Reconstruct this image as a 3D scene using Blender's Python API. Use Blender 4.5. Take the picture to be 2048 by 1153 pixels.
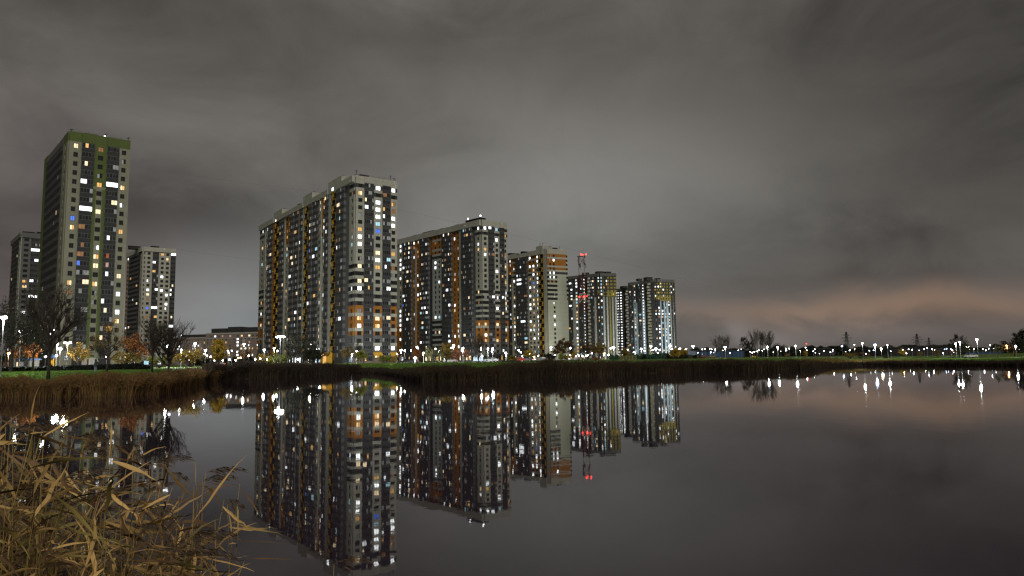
import bpy, math, random
import numpy as np
from mathutils import Matrix, Vector

R = math.radians
random.seed(7)
rng = np.random.default_rng(11)
for _o in list(bpy.data.objects):
    bpy.data.objects.remove(_o)
sc = bpy.context.scene
COL = sc.collection

# ------------------------------------------------------------------ camera
FPX, PITCH, ROLL, EYE = 1410.0, R(5.77), R(-0.8), 3.6
_c, _s = math.cos(ROLL), math.sin(ROLL)
_U = Vector((0, -math.sin(PITCH), math.cos(PITCH)))
_F = Vector((0, math.cos(PITCH), math.sin(PITCH)))
_X = Vector((1, 0, 0))
_right = _X * _c + _U * _s
_up = _U * _c - _X * _s
cam = bpy.data.objects.new('camera', bpy.data.cameras.new('camera'))
COL.objects.link(cam)
cam.matrix_world = Matrix((( _right.x, _up.x, -_F.x, 0), (_right.y, _up.y, -_F.y, 0), (_right.z, _up.z, -_F.z, EYE), (0, 0, 0, 1)))
cam.data.sensor_fit = 'HORIZONTAL'
cam.data.sensor_width = 36.0
cam.data.lens = FPX / 2048 * 36.0
cam.data.clip_start = 0.1
cam.data.clip_end = 9000
sc.camera = cam

# ------------------------------------------------------------------ exposure
sc.view_settings.view_transform = 'Standard'
sc.view_settings.look = 'None'
sc.view_settings.gamma = 1.0
sc.view_settings.exposure = 0.0
sc.view_settings.use_curve_mapping = False
sc.cycles.use_denoising = True
sc.cycles.max_bounces = 6
sc.cycles.diffuse_bounces = 2
sc.cycles.glossy_bounces = 4
sc.cycles.transparent_max_bounces = 8
sc.cycles.sample_clamp_indirect = 6.0
sc.cycles.caustics_reflective = False
sc.cycles.caustics_refractive = False
sc.cycles.filter_width = 1.35

# ------------------------------------------------------------------ measuring helpers (photo pixel + distance -> a place in the world)
def ray(u, v):
    x = (u - 1024.0) / FPX
    y = -(v - 576.5) / FPX
    d = _right * x + _up * y + _F
    return d
def azi(u, v):
    d = ray(u, v)
    return d.x / d.y
def horizon(u):
    return 719.0 - 0.01396 * (u - 1024.0)
def at(u, v, D):
    d = ray(u, v)
    q = d * (D / d.y)
    return Vector((q.x, q.y, q.z + EYE))
def px_of(p):
    d = Vector(p) - Vector((0, 0, EYE))
    k = d.dot(_F)
    return (1024 + FPX * d.dot(_right) / k, 576.5 - FPX * d.dot(_up) / k)

# ------------------------------------------------------------------ world: low night cloud lit by the city
W = bpy.data.worlds.new('World')
sc.world = W
W.use_nodes = True
nt = W.node_tree
nt.nodes.clear()
class NB:
    """tiny node-building helper"""
    def __init__(s, tree): s.t = tree
    def n(s, kind, **kw):
        o = s.t.nodes.new(kind)
        for k, v in kw.items(): setattr(o, k, v)
        return o
    def put(s, sock, v):
        if isinstance(v, bpy.types.NodeSocket): s.t.links.new(v, sock)
        elif v is not None: sock.default_value = v
    def m(s, op, a, b=None, c=None, clamp=False):
        o = s.n('ShaderNodeMath', operation=op, use_clamp=clamp)
        s.put(o.inputs[0], a)
        if b is not None: s.put(o.inputs[1], b)
        if c is not None: s.put(o.inputs[2], c)
        return o.outputs[0]
    def mix(s, f, a, b):
        o = s.n('ShaderNodeMix', data_type='RGBA')
        s.put(o.inputs[0], f); s.put(o.inputs[6], a); s.put(o.inputs[7], b)
        return o.outputs[2]
    def noise(s, vec, scale, detail=4, rough=.55, dist=0.0):
        o = s.n('ShaderNodeTexNoise')
        s.put(o.inputs['Vector'], vec)
        o.inputs['Scale'].default_value = scale; o.inputs['Detail'].default_value = detail
        o.inputs['Roughness'].default_value = rough; o.inputs['Distortion'].default_value = dist
        return o.outputs['Fac']
    def comb(s, x, y, z):
        o = s.n('ShaderNodeCombineXYZ')
        s.put(o.inputs[0], x); s.put(o.inputs[1], y); s.put(o.inputs[2], z)
        return o.outputs[0]
def rgba(c): return (c[0], c[1], c[2], 1.0)

b = NB(nt)
tc = b.n('ShaderNodeTexCoord')
sep = b.n('ShaderNodeSeparateXYZ')
nt.links.new(tc.outputs['Generated'], sep.inputs[0])
sx, sy, sz = sep.outputs
zz = b.m('ADD', b.m('MAXIMUM', sz, 0.0), 0.13)
cu = b.m('DIVIDE', sx, zz)
cv = b.m('DIVIDE', sy, zz)
pl = b.comb(cu, cv, 0.0)
n1 = b.noise(pl, 0.55, 2, .45, .3)
n2 = b.noise(b.comb(sx, sy, b.m('MULTIPLY', sz, 1.7)), 4.8, 5, .56, .45)
az = b.m('ARCTAN2', sx, sy)
el = b.m('ARCSINE', sz)
wob = b.m('MULTIPLY', b.m('SUBTRACT', n2, .5), .10)
azw = b.m('ADD', az, b.m('MULTIPLY', wob, 1.4))
elw = b.m('ADD', el, wob)
def cloud(u, v, wu, wv, warp=True):
    d = ray(u, v).normalized()
    a0, e0 = math.atan2(d.x, d.y), math.asin(d.z)
    A = b.m('MULTIPLY', b.m('SUBTRACT', azw if warp else az, a0), FPX / wu)
    E_ = b.m('MULTIPLY', b.m('SUBTRACT', elw if warp else el, e0), FPX / wv)
    return b.m('POWER', 2.718, b.m('MULTIPLY', b.m('ADD', b.m('MULTIPLY', A, A), b.m('MULTIPLY', E_, E_)), -1.0))
bright = b.m('ADD', 0.110, b.m('MULTIPLY', b.m('SUBTRACT', n1, .5), .085))
bright = b.m('ADD', bright, b.m('MULTIPLY', b.m('SUBTRACT', n2, .5), .135))
for (u, v, wu, wv, amp) in (
        (1130, 430, 440, 230, .078), (1350, 330, 320, 110, .02), (430, 650, 200, 130, .115), (860, 560, 260, 130, .03),
        (1540, 505, 320, 60, -.032), (1680, 565, 300, 22, -.02), (2000, 180, 360, 280, -.05), (1560, 100, 360, 130, -.028), (900, 40, 320, 80, -.028), (60, -40, 300, 120, -.03),
        (200, 130, 380, 140, .012), (330, 430, 220, 50, -.03), (1462, 664, 34, 26, .045), (1496, 690, 40, 18, .04), (1560, 684, 30, 16, .03), (1850, 450, 220, 60, .02), (-60, 480, 200, 260, -.02)):
    bright = b.m('ADD', bright, b.m('MULTIPLY', cloud(u, v, wu, wv), amp))
bright = b.m('MAXIMUM', bright, 0.02)
tint = b.mix(0.0, rgba((1.075, 1.0, .90)), rgba((1, 1, 1)))
tint = b.mix(cloud(430, 650, 330, 170), tint, rgba((.93, 1.01, 1.03)))
tint = b.mix(b.m('MULTIPLY', cloud(1150, 480, 420, 230), .8), tint, rgba((.99, 1.0, .955)))
tint = b.mix(cloud(-20, 560, 260, 300), tint, rgba((1.14, .97, .93)))
tint = b.mix(cloud(1950, 640, 650, 90), tint, rgba((1.13, .98, .93)))
vm = b.n('ShaderNodeVectorMath', operation='SCALE')
nt.links.new(tint, vm.inputs[0]); nt.links.new(bright, vm.inputs['Scale'])
pink = b.m('ADD', b.m('MULTIPLY', cloud(1660, 620, 330, 24), .95), b.m('MULTIPLY', cloud(1960, 612, 330, 40), .70))
pk = b.n('ShaderNodeVectorMath', operation='SCALE')
pk.inputs[0].default_value = (.074, .036, .011); nt.links.new(pink, pk.inputs['Scale'])
vs = b.n('ShaderNodeVectorMath', operation='ADD')
nt.links.new(vm.outputs[0], vs.inputs[0]); nt.links.new(pk.outputs[0], vs.inputs[1])
low = b.m('GREATER_THAN', sz, -0.01)
vf = b.n('ShaderNodeVectorMath', operation='SCALE')
nt.links.new(vs.outputs[0], vf.inputs[0]); nt.links.new(b.m('ADD', b.m('MULTIPLY', low, .8), .2), vf.inputs['Scale'])
bg = b.n('ShaderNodeBackground'); wo = b.n('ShaderNodeOutputWorld')
nt.links.new(vf.outputs[0], bg.inputs['Color']); bg.inputs['Strength'].default_value = 1.0
nt.links.new(bg.outputs[0], wo.inputs[0])

# ------------------------------------------------------------------ one very soft light: the glow of the city behind the photographer
sun = bpy.data.objects.new('sun', bpy.data.lights.new('sun', 'SUN'))
COL.objects.link(sun)
sun.data.energy = 1.4
sun.data.angle = R(24)
sun.data.color = (1.0, .93, .80)
_sa, _se = R(-68), R(36)
_to = Vector((math.cos(_sa) * math.cos(_se), math.sin(_sa) * math.cos(_se), math.sin(_se)))
sun.rotation_euler = _to.to_track_quat('Z', 'Y').to_euler()

# ------------------------------------------------------------------ materials
MATS = {}
def mat(name, col, rough=.8, var=.18, scale=.6, spec=.3, bump=0.0, bscale=8.0, attr=False, col2=None, seam=None, transl=0.0, metal=0.0, stretch=None):
    m = bpy.data.materials.new(name); m.use_nodes = True
    t = m.node_tree; p = t.nodes['Principled BSDF']; q = NB(t)
    p.inputs['Roughness'].default_value = rough
    p.inputs['Specular IOR Level'].default_value = spec
    p.inputs['Metallic'].default_value = metal
    tcn = q.n('ShaderNodeTexCoord')
    vec = tcn.outputs['Object']
    if stretch:
        mp = q.n('ShaderNodeMapping'); t.links.new(vec, mp.inputs[0]); mp.inputs['Scale'].default_value = stretch; vec = mp.outputs[0]
    nz = q.noise(vec, scale, 5, .6)
    base = rgba(col)
    hi = rgba(col2) if col2 else rgba([min(1, c * (1 + var)) for c in col])
    lo = rgba(col) if col2 else rgba([c * (1 - var) for c in col])
    f = q.m('MULTIPLY_ADD', nz, 2.4, -.7, clamp=True)
    out = q.mix(f, lo, hi)
    if attr:
        at_ = q.n('ShaderNodeAttribute'); at_.attribute_name = 'Col'
        mu = q.n('ShaderNodeMix', data_type='RGBA', blend_type='MULTIPLY'); mu.inputs[0].default_value = 1.0
        t.links.new(out, mu.inputs[6]); t.links.new(at_.outputs['Color'], mu.inputs[7]); out = mu.outputs[2]
    if seam:
        sp = q.n('ShaderNodeSeparateXYZ'); t.links.new(tcn.outputs['Object'], sp.inputs[0])
        fr = q.m('FRACT', q.m('DIVIDE', sp.outputs[2], seam))
        out = q.mix(q.m('LESS_THAN', fr, .035), out, rgba([c * .72 for c in col]))
    t.links.new(out, p.inputs['Base Color'])
    if bump:
        bn = q.n('ShaderNodeBump'); bn.inputs['Strength'].default_value = bump; bn.inputs['Distance'].default_value = .2
        t.links.new(q.noise(vec, bscale, 6, .65), bn.inputs['Height']); t.links.new(bn.outputs[0], p.inputs['Normal'])
    MATS[name] = m
    return m
def emis(name, col, st, base=(.02, .02, .02), vary=.0, nee=False, stripes=False):
    m = bpy.data.materials.new(name); m.use_nodes = True
    t = m.node_tree; p = t.nodes['Principled BSDF']; q = NB(t)
    p.inputs['Base Color'].default_value = rgba(base); p.inputs['Roughness'].default_value = .3
    p.inputs['Emission Strength'].default_value = st
    p.inputs['Emission Color'].default_value = rgba(col)
    if vary:
        tcn = q.n('ShaderNodeTexCoord'); oi = q.n('ShaderNodeObjectInfo')
        va = q.n('ShaderNodeVectorMath', operation='ADD'); t.links.new(tcn.outputs['Object'], va.inputs[0]); t.links.new(oi.outputs['Location'], va.inputs[1])
        mp = q.n('ShaderNodeMapping'); t.links.new(va.outputs[0], mp.inputs[0]); mp.inputs['Scale'].default_value = (2.6, 2.6, .7)
        nz = q.noise(mp.outputs[0], 1.0, 2, .5)
        t.links.new(q.m('MULTIPLY', st, q.m('MULTIPLY_ADD', q.m('SUBTRACT', nz, .5), 3.2 * vary, 1.0, clamp=False)), p.inputs['Emission Strength'])
    try: m.cycles.emission_sampling = 'AUTO' if nee else 'NONE'
    except Exception: pass
    MATS[name] = m
    return m
mat('cream', (.40, .40, .355), .85, .08, .25, seam=2.8)
mat('cream_warm', (.225, .225, .175), .85, .08, .25)
mat('cream_lit', (.45, .475, .41), .85, .05, .2, seam=2.8)  # cream lightened in colour for the light falling on the gable
mat('white_panel', (.36, .385, .375), .8, .07, .3)
mat('pale_blue', (.36, .46, .54), .8, .07, .3)  # blue panels brightened in colour for the bluish lamp glow on the fifth tower
mat('grey', (.052, .053, .057), .7, .15, .4)
mat('loggia_dark', (.030, .031, .034), .7, .15, .4)
mat('midgrey', (.125, .127, .128), .8, .12, .3)
mat('dark', (.018, .018, .019), .8, .2, .5)
mat('black', (.008, .008, .009), .9, .1, .5)
mat('orange', (.35, .145, .026), .8, .10, .35)
mat('green', (.088, .118, .036), .8, .10, .3)
mat('yellow', (.55, .32, .03), .7, .08, .4)
mat('olive_yellow', (.27, .235, .065), .75, .10, .4)
mat('brown_brick', (.15, .12, .09), .85, .22, 2.0)
mat('far_wall', (.22, .175, .16), .9, .12, .1)
mat('far_pale', (.36, .33, .31), .9, .10, .1)
mat('roof_felt', (.035, .035, .036), .9, .2, .5)
mat('concrete', (.27, .26, .24), .9, .15, .8)
mat('frame_dark', (.035, .034, .033), .5, .1, 1)
mat('frame_white', (.45, .45, .44), .5, .08, 1)
mat('mullion', (.13, .132, .135), .5, .08, 1)
mat('glass', (.020, .021, .024), .08, .2, .3, spec=.6)
mat('glass_loggia', (.036, .038, .041), .15, .45, .9, spec=.6)
mat('metal_grey', (.16, .16, .165), .5, .15, 2, spec=.5)
mat('metal_dark', (.028, .028, .03), .6, .15, 2)
mat('pole_pale', (.15, .15, .15), .5, .1, 2)
mat('mast_red', (.085, .009, .008), .6, .1, 1)
mat('mast_white', (.40, .39, .37), .6, .1, 1)
mat('bark', (.050, .041, .033), .95, .3, 6, bump=.5, bscale=14)
mat('bark_pale', (.085, .072, .06), .95, .3, 6, bump=.5, bscale=14)
mat('soil', (.035, .028, .02), .95, .3, .8)
mat('asphalt', (.05, .05, .05), .9, .2, .3)
for nm, c in (('leaf_olive', (.055, .055, .016)), ('leaf_brown', (.105, .060, .022)), ('leaf_yellow', (.42, .28, .030)), ('leaf_lime', (.22, .24, .035)),
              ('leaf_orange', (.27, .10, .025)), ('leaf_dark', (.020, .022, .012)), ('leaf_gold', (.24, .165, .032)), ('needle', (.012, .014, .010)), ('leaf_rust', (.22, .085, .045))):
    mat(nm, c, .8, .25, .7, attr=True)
mat('reed_far', (.036, .025, .014), .9, .25, .5, attr=True)
mat('reed_left', (.125, .074, .028), .9, .25, .4, attr=True)
mat('reed_dark', (.026, .018, .011), .9, .3, .35, attr=True)
mat('reed_golden', (.12, .085, .02), .9, .3, .35, attr=True)
mat('bank_grass', (.082, .150, .022), .9, .3, .35, attr=True)
mat('straw', (.66, .43, .165), .6, .22, 9, attr=True, col2=(.52, .33, .12), stretch=(1, 1, .25))
mat('straw_green', (.27, .23, .070), .6, .2, 7, attr=True, col2=(.38, .27, .09))
mat('straw_brown', (.17, .10, .045), .7, .3, 8, attr=True)
mat('stalk', (.34, .245, .085), .55, .2, 8, attr=True)
mat('panicle', (.13, .09, .06), .9, .3, 30, attr=True)
emis('lit_white', (.93, .97, 1.0), 1.9, vary=.7)
emis('lit_white_hot', (.95, .98, 1.0), 3.2, vary=.3)
emis('lit_warm', (1.0, .78, .48), 1.45, vary=.4)
emis('lit_orange', (1.0, .56, .17), .95, vary=.4)
emis('lit_dim', (1.0, .46, .17), .26, vary=.5)
emis('lit_grey', (.95, .96, .93), .20, vary=.6)
emis('lit_cyan', (.50, .86, 1.0), .95, vary=.3)
emis('lit_blue', (.10, .24, 1.0), .95, vary=.3)
emis('lit_pink', (1.0, .60, .50), .50, vary=.5)
emis('lit_red', (1.0, .22, .06), .30, vary=.5)
emis('lit_shop', (1.0, .62, .30), .55, vary=.6)
emis('lamp_white', (.93, .97, 1.0), 36.0)
emis('lamp_warm', (1.0, .80, .50), 30.0)
emis('lamp_blue', (.50, .62, 1.0), 20.0)
emis('lamp_orange', (1.0, .42, .16), 20.0)
emis('lamp_red', (1.0, .04, .03), 7.0)
emis('lamp_dim', (.95, .97, 1.0), 7.0)
emis('flood', (.95, .98, 1.0), 75.0)
STATE = {'k': 'glass', 'W': 'lit_white', 'H': 'lit_white_hot', 'w': 'lit_warm', 'o': 'lit_orange', 'd': 'lit_dim', 'g': 'lit_grey', 'c': 'lit_cyan', 'b': 'lit_blue', 'p': 'lit_pink', 'r': 'lit_red'}

# water: still pond, dark below a mirror surface
wm = bpy.data.materials.new('pond_water'); wm.use_nodes = True
t = wm.node_tree; p = t.nodes['Principled BSDF']; q = NB(t)
p.inputs['Base Color'].default_value = (.0215, .0125, .0250, 1)
p.inputs['Roughness'].default_value = .020
p.inputs['IOR'].default_value = 1.36
tcn = q.n('ShaderNodeTexCoord')
mp = q.n('ShaderNodeMapping'); t.links.new(tcn.outputs['Object'], mp.inputs[0]); mp.inputs['Scale'].default_value = (.55, .35, 1)
bn = q.n('ShaderNodeBump'); bn.inputs['Strength'].default_value = .012; bn.inputs['Distance'].default_value = .25
t.links.new(q.noise(mp.outputs[0], 1.0, 4, .6), bn.inputs['Height']); t.links.new(bn.outputs[0], p.inputs['Normal'])
MATS['pond_water'] = wm

# ------------------------------------------------------------------ object helpers
def link(o, parent=None, M=None):
    COL.objects.link(o)
    if parent is not None: o.parent = parent
    if M is not None: o.matrix_basis = M
    return o
def tag(o, label=None, cat=None, group=None, kind=None):
    if label: o['label'] = label
    if cat: o['category'] = cat
    if group: o['group'] = group
    if kind: o['kind'] = kind
    return o
def empty(name, loc, label, cat, group=None, rz=0.0):
    o = bpy.data.objects.new(name, None); COL.objects.link(o)
    o.location = loc; o.rotation_euler = (0, 0, rz); o.empty_display_size = .5
    return tag(o, label, cat, group)
def copy_tree(o, parent=None):
    c = o.copy(); COL.objects.link(c)
    if parent is not None: c.parent = parent
    for ch in list(o.children): copy_tree(ch, c)
    return c

class MB:
    """collects verts and faces; one mesh out"""
    def __init__(s): s.v = []; s.f = []; s.m = []; s.k = {}; s.mats = []; s.c = None
    def mi(s, name):
        if name not in s.mats: s.mats.append(name)
        return s.mats.index(name)
    def vert(s, x, y, z):
        key = (round(x, 4), round(y, 4), round(z, 4))
        if key not in s.k:
            s.k[key] = len(s.v); s.v.append((x, y, z))
        return s.k[key]
    def raw(s, p): s.v.append(tuple(p)); return len(s.v) - 1
    def quad(s, pts, m):
        ids = [s.vert(*p_) for p_ in pts]
        if len(set(ids)) < 3: return
        s.f.append(ids); s.m.append(s.mi(m))
    def box(s, x0, x1, y0, y1, z0, z1, m):
        i = [s.raw(p_) for p_ in ((x0, y0, z0), (x1, y0, z0), (x1, y1, z0), (x0, y1, z0), (x0, y0, z1), (x1, y0, z1), (x1, y1, z1), (x0, y1, z1))]
        for f in ((0, 3, 2, 1), (4, 5, 6, 7), (0, 1, 5, 4), (1, 2, 6, 5), (2, 3, 7, 6), (3, 0, 4, 7)):
            s.f.append([i[k] for k in f]); s.m.append(s.mi(m))
    def tube(s, pts, rad, n, m, cap=True):
        pts = [Vector(p_) for p_ in pts]
        rings = []
        for i, p_ in enumerate(pts):
            d = (pts[min(i + 1, len(pts) - 1)] - pts[max(i - 1, 0)])
            d = d.normalized() if d.length > 1e-9 else Vector((0, 0, 1))
            a = d.orthogonal().normalized() if abs(d.z) < .9 else d.cross(Vector((0, 1, 0))).normalized()
            e = d.cross(a)
            r_ = rad[i] if isinstance(rad, (list, tuple)) else rad
            rings.append([s.raw(p_ + (a * math.cos(2 * math.pi * j / n) + e * math.sin(2 * math.pi * j / n)) * r_) for j in range(n)])
        mi_ = s.mi(m)
        for A, B in zip(rings[:-1], rings[1:]):
            for j in range(n):
                s.f.append([A[j], A[(j + 1) % n], B[(j + 1) % n], B[j]]); s.m.append(mi_)
        if cap:
            s.f.append(rings[0][::-1]); s.m.append(mi_); s.f.append(rings[-1]); s.m.append(mi_)
    def mesh(s, name, smooth=False):
        me = bpy.data.meshes.new(name)
        me.from_pydata(s.v, [], s.f)
        for n_ in s.mats: me.materials.append(MATS[n_])
        if s.m: me.polygons.foreach_set('material_index', s.m)
        if smooth: me.polygons.foreach_set('use_smooth', [True] * len(s.f))
        if s.c is not None:
            a = me.attributes.new('Col', 'FLOAT_COLOR', 'POINT'); a.data.foreach_set('color', np.asarray(s.c, dtype=np.float32).ravel())
        me.update()
        return me
    def build(s, name, parent=None, M=None, smooth=False):
        return link(bpy.data.objects.new(name, s.mesh(name, smooth)), parent, M)

def np_mesh(name, V, F, mats, col=None, midx=None):
    """V (n,3), F (m,4) or (m,3) numpy"""
    me = bpy.data.meshes.new(name)
    V = np.asarray(V, dtype=np.float32); F = np.asarray(F, dtype=np.int32)
    k = F.shape[1]
    me.vertices.add(len(V)); me.vertices.foreach_set('co', V.ravel())
    me.loops.add(F.size); me.loops.foreach_set('vertex_index', F.ravel())
    me.polygons.add(len(F)); me.polygons.foreach_set('loop_start', np.arange(0, F.size, k, dtype=np.int32))
    try: me.polygons.foreach_set('loop_total', np.full(len(F), k, dtype=np.int32))
    except Exception: pass
    for m in mats: me.materials.append(MATS[m])
    if midx is not None: me.polygons.foreach_set('material_index', np.asarray(midx, dtype=np.int32))
    if col is not None:
        a = me.attributes.new('Col', 'FLOAT_COLOR', 'POINT'); a.data.foreach_set('color', np.asarray(col, dtype=np.float32).ravel())
    me.update(calc_edges=True); me.validate()
    return me

def grid_panel(mb, xs, zs, cell, T=.35):
    """a facade sheet in local x/z, front at y=0 facing -y. cell(i,j) -> (material, depth, has_back)"""
    nx, nz = len(xs) - 1, len(zs) - 1
    C = [[cell(i, j) for j in range(nz)] for i in range(nx)]
    for i in range(nx):
        for j in range(nz):
            m, d, back = C[i][j]
            x0, x1, z0, z1 = xs[i], xs[i + 1], zs[j], zs[j + 1]
            if back: mb.quad(((x0, d, z0), (x1, d, z0), (x1, d, z1), (x0, d, z1)), m)
            for (ii, jj, e) in ((i - 1, j, 0), (i + 1, j, 1), (i, j - 1, 2), (i, j + 1, 3)):
                if 0 <= ii < nx and 0 <= jj < nz:
                    m2, d2, _b = C[ii][jj]
                    if not d < d2 - 1e-6: continue
                else: d2 = T
                if d2 - d < 1e-5: continue
                if e == 0: pts = ((x0, d, z0), (x0, d, z1), (x0, d2, z1), (x0, d2, z0))
                elif e == 1: pts = ((x1, d, z0), (x1, d2, z0), (x1, d2, z1), (x1, d, z1))
                elif e == 2: pts = ((x0, d, z0), (x0, d2, z0), (x1, d2, z0), (x1, d, z0))
                else: pts = ((x0, d, z1), (x1, d, z1), (x1, d2, z1), (x0, d2, z1))
                mb.quad(pts, m)

_MESH = {}
def window_mesh(w, hgt, st, frame='frame_dark', seed=0):
    key = ('win', round(w, 2), round(hgt, 2), st, frame, seed)
    if key in _MESH: return _MESH[key]
    mb = MB(); f = .07
    npn = 1 if w < .95 else 2 if w < 2.0 else 3
    xs = [0]
    pw = (w - f * (npn + 1)) / npn
    for i in range(npn): xs += [xs[-1] + f, xs[-1] + f + pw]
    xs.append(w)
    zs = [0, f, hgt - f, hgt]
    dark = {0: None, 1: 0, 2: npn - 1}[seed % 3] if (npn > 1 and st in 'woWgp') else None
    def cell(i, j):
        if i % 2 == 1 and j == 1:
            g = STATE[st]
            if dark is not None and (i - 1) // 2 == dark: g = {'W': 'lit_grey', 'w': 'lit_orange', 'o': 'lit_dim', 'g': 'glass', 'p': 'lit_dim'}[st]
            return (g, .05, True)
        return (frame, 0.0, True)
    grid_panel(mb, xs, zs, cell, .09)
    _MESH[key] = mb.mesh('window')
    return _MESH[key]
def loggia_mesh(w, hgt, st, proj, spand='grey', frac=.42, seed=0, frame='mullion'):
    """a glazed balcony unit one storey high: solid apron below, glazing with mullions above; front at y=0, depth PROJ"""
    key = ('log', round(w, 2), round(hgt, 2), st, proj, spand, frac, seed, frame)
    if key in _MESH: return _MESH[key]
    mb = MB(); f = .07
    npn = max(2, int(round(w / .85)))
    xs = [0]; pw = (w - f * (npn + 1)) / npn
    for i in range(npn): xs += [xs[-1] + f, xs[-1] + f + pw]
    xs.append(w)
    za = hgt * frac
    zs = [0, .10, za, za + f, hgt - .22, hgt - .14, hgt - .012]
    rr = random.Random(seed * 31 + 5)
    lit = set()
    if st != 'k':
        full = st == 'H'
        n0 = rr.randint(0, max(0, npn - 2)); cnt = npn if full else rr.randint(1, max(1, npn // 2))
        lit = set(range(npn)) if full else set(range(n0, min(npn, n0 + cnt)))
    cur = ['glass'] * npn if frame == 'metal_dark' else [('lit_grey' if rr.random() < .05 else 'glass_loggia' if rr.random() < .55 else 'glass') for _ in range(npn)]
    def cell(i, j):
        if j == 4 - 1 and i % 2 == 1:
            k = (i - 1) // 2
            return (STATE[st] if k in lit else cur[k], .05, True)
        if j in (1,): return (spand, 0.03 if i % 2 else .0, True)
        if j in (0, 5): return (spand, 0.0, True)
        return (frame, 0.0, True)
    grid_panel(mb, xs, zs, cell, proj)
    _MESH[key] = mb.mesh('balcony')
    return _MESH[key]
def stair_mesh(w, hgt, side, frame='yellow', lit=None, back='black'):
    key = ('st', round(w, 2), round(hgt, 2), side, frame, lit, back)
    if key in _MESH: return _MESH[key]
    mb = MB()
    a, bb = (.16 * w, .30 * w) if side == 0 else (.70 * w, .84 * w)
    xs = [0, a, bb, w] if side == 0 else [0, a, bb, w]
    zs = [0, .95, 1.02, hgt - .16, hgt - .012]
    def cell(i, j):
        if j == 3: return (frame, .02, True)
        if i == 1: return (frame, .0, True)
        if j == 0: return ('dark', .14, True)
        if j == 1: return ('mullion', .10, True)
        if lit and ((side == 0 and i == 2) or (side == 1 and i == 0)): return (lit, .55, True)
        return (back, .6, True)
    grid_panel(mb, xs, zs, cell, .62)
    _MESH[key] = mb.mesh('stair_landing')
    return _MESH[key]

# ------------------------------------------------------------------ the ground
SHORE = [(-1400, 70), (-700, 72), (-300, 76), (0, 83), (120, 82), (250, 82), (320, 88), (375, 106), (420, 140), (470, 160), (544, 165), (600, 186), (650, 208), (700, 222), (750, 208),
         (790, 172), (815, 134), (845, 119), (900, 121), (965, 125), (1000, 128), (1166, 143), (1351, 166), (1380, 169), (1529, 178), (1600, 180), (1620, 188), (1648, 215), (1720, 230), (1870, 212), (2048, 186), (2400, 150), (3200, 110), (5200, 80)]
_saz = np.array([math.atan(azi(u, horizon(u))) for u, d in SHORE])
_sd = np.array([d / math.cos(a) for (u, d), a in zip(SHORE, _saz)])      # range from the photographer
def shore_range(a): return float(np.interp(a, _saz, _sd))
_paz = np.array([math.atan(azi(u, horizon(u))) for u in (-1400, 1560, 1700, 5200)])
def bank(e, a):
    k = np.interp(a, _paz, [1.0, 1.0, .62, .62])
    z = np.interp(e, [-6, -1, 0, 1, 5, 12, 30, 60], [-1.2, -.5, -.05, .5, 1.65, 2.55, 2.75, 2.75])
    k = np.where(np.asarray(e) > 60, k + (1 - k) * np.clip((np.asarray(e) - 60) / 300, 0, 1), k)
    return np.where(z > 0, z * k, z)
def gz(x, y):
    a = math.atan2(x, y); r_ = math.hypot(x, y)
    e = r_ - shore_range(a)
    return float(bank(e, a))
azs = np.concatenate([np.linspace(R(-76), R(-42), 30)[:-1], np.linspace(R(-42), R(42), 420)[:-1], np.linspace(R(42), R(76), 30)])
es = np.array([-6, -3, -1, 0, .5, 1, 2, 3.5, 5, 8, 12, 20, 30, 45, 60, 90, 140, 220, 400, 800, 1600, 3500, 7000])
rs = np.array([shore_range(a) for a in azs])
# soften the shoreline a little so it wanders
wig = np.interp(azs, np.linspace(R(-76), R(76), 160), rng.normal(0, .6, 160))
GV = []
for a, r0, w in zip(azs, rs, wig):
    rr_ = r0 + es + w * np.exp(-es.clip(0) / 10)
    zz_ = bank(es, a)
    GV.append(np.stack([rr_ * math.sin(a), rr_ * math.cos(a), zz_], 1))
GV = np.array(GV)
na, ne = GV.shape[:2]
idx = np.arange(na * ne).reshape(na, ne)
GF = np.stack([idx[:-1, :-1], idx[1:, :-1], idx[1:, 1:], idx[:-1, 1:]], -1).reshape(-1, 4)[:, ::-1]
gm = bpy.data.materials.new('ground'); gm.use_nodes = True
t = gm.node_tree; p = t.nodes['Principled BSDF']; q = NB(t); p.inputs['Roughness'].default_value = .95; p.inputs['Specular IOR Level'].default_value = .1
tcn = q.n('ShaderNodeTexCoord')
fine = q.noise(tcn.outputs['Object'], 1.6, 6, .7); broad = q.noise(tcn.outputs['Object'], .11, 4, .6)
cc = q.mix(q.m('MULTIPLY_ADD', fine, 2.0, -.5, clamp=True), (.056, .105, .018, 1), (.112, .175, .030, 1))
cc = q.mix(q.m('MULTIPLY_ADD', broad, 3.0, -1.45, clamp=True), cc, (.085, .075, .032, 1))
spx = q.n('ShaderNodeSeparateXYZ'); t.links.new(tcn.outputs['Object'], spx.inputs[0])
cc = q.mix(q.m('LESS_THAN', q.m('ADD', spx.outputs[2], q.m('MULTIPLY', fine, .8)), 1.45), cc, (.030, .024, .014, 1))
t.links.new(cc, p.inputs['Base Color'])
bn = q.n('ShaderNodeBump'); bn.inputs['Strength'].default_value = .8; bn.inputs['Distance'].default_value = .15
t.links.new(q.noise(tcn.outputs['Object'], 6.0, 5, .7), bn.inputs['Height']); t.links.new(bn.outputs[0], p.inputs['Normal'])
MATS['ground'] = gm
ground = link(bpy.data.objects.new('ground', np_mesh('ground', GV.reshape(-1, 3), GF, ['ground'])))
tag(ground, 'far bank of short grass sloping down to the pond', kind='structure')
mb = MB(); mb.box(-900, 900, -3000, 2.0, -1.5, 1.95, 'ground')
tag(mb.build('near_bank'), 'grassy near bank where the photographer stands', kind='structure')
mb = MB()
xs_ = [-420, 420]
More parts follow.
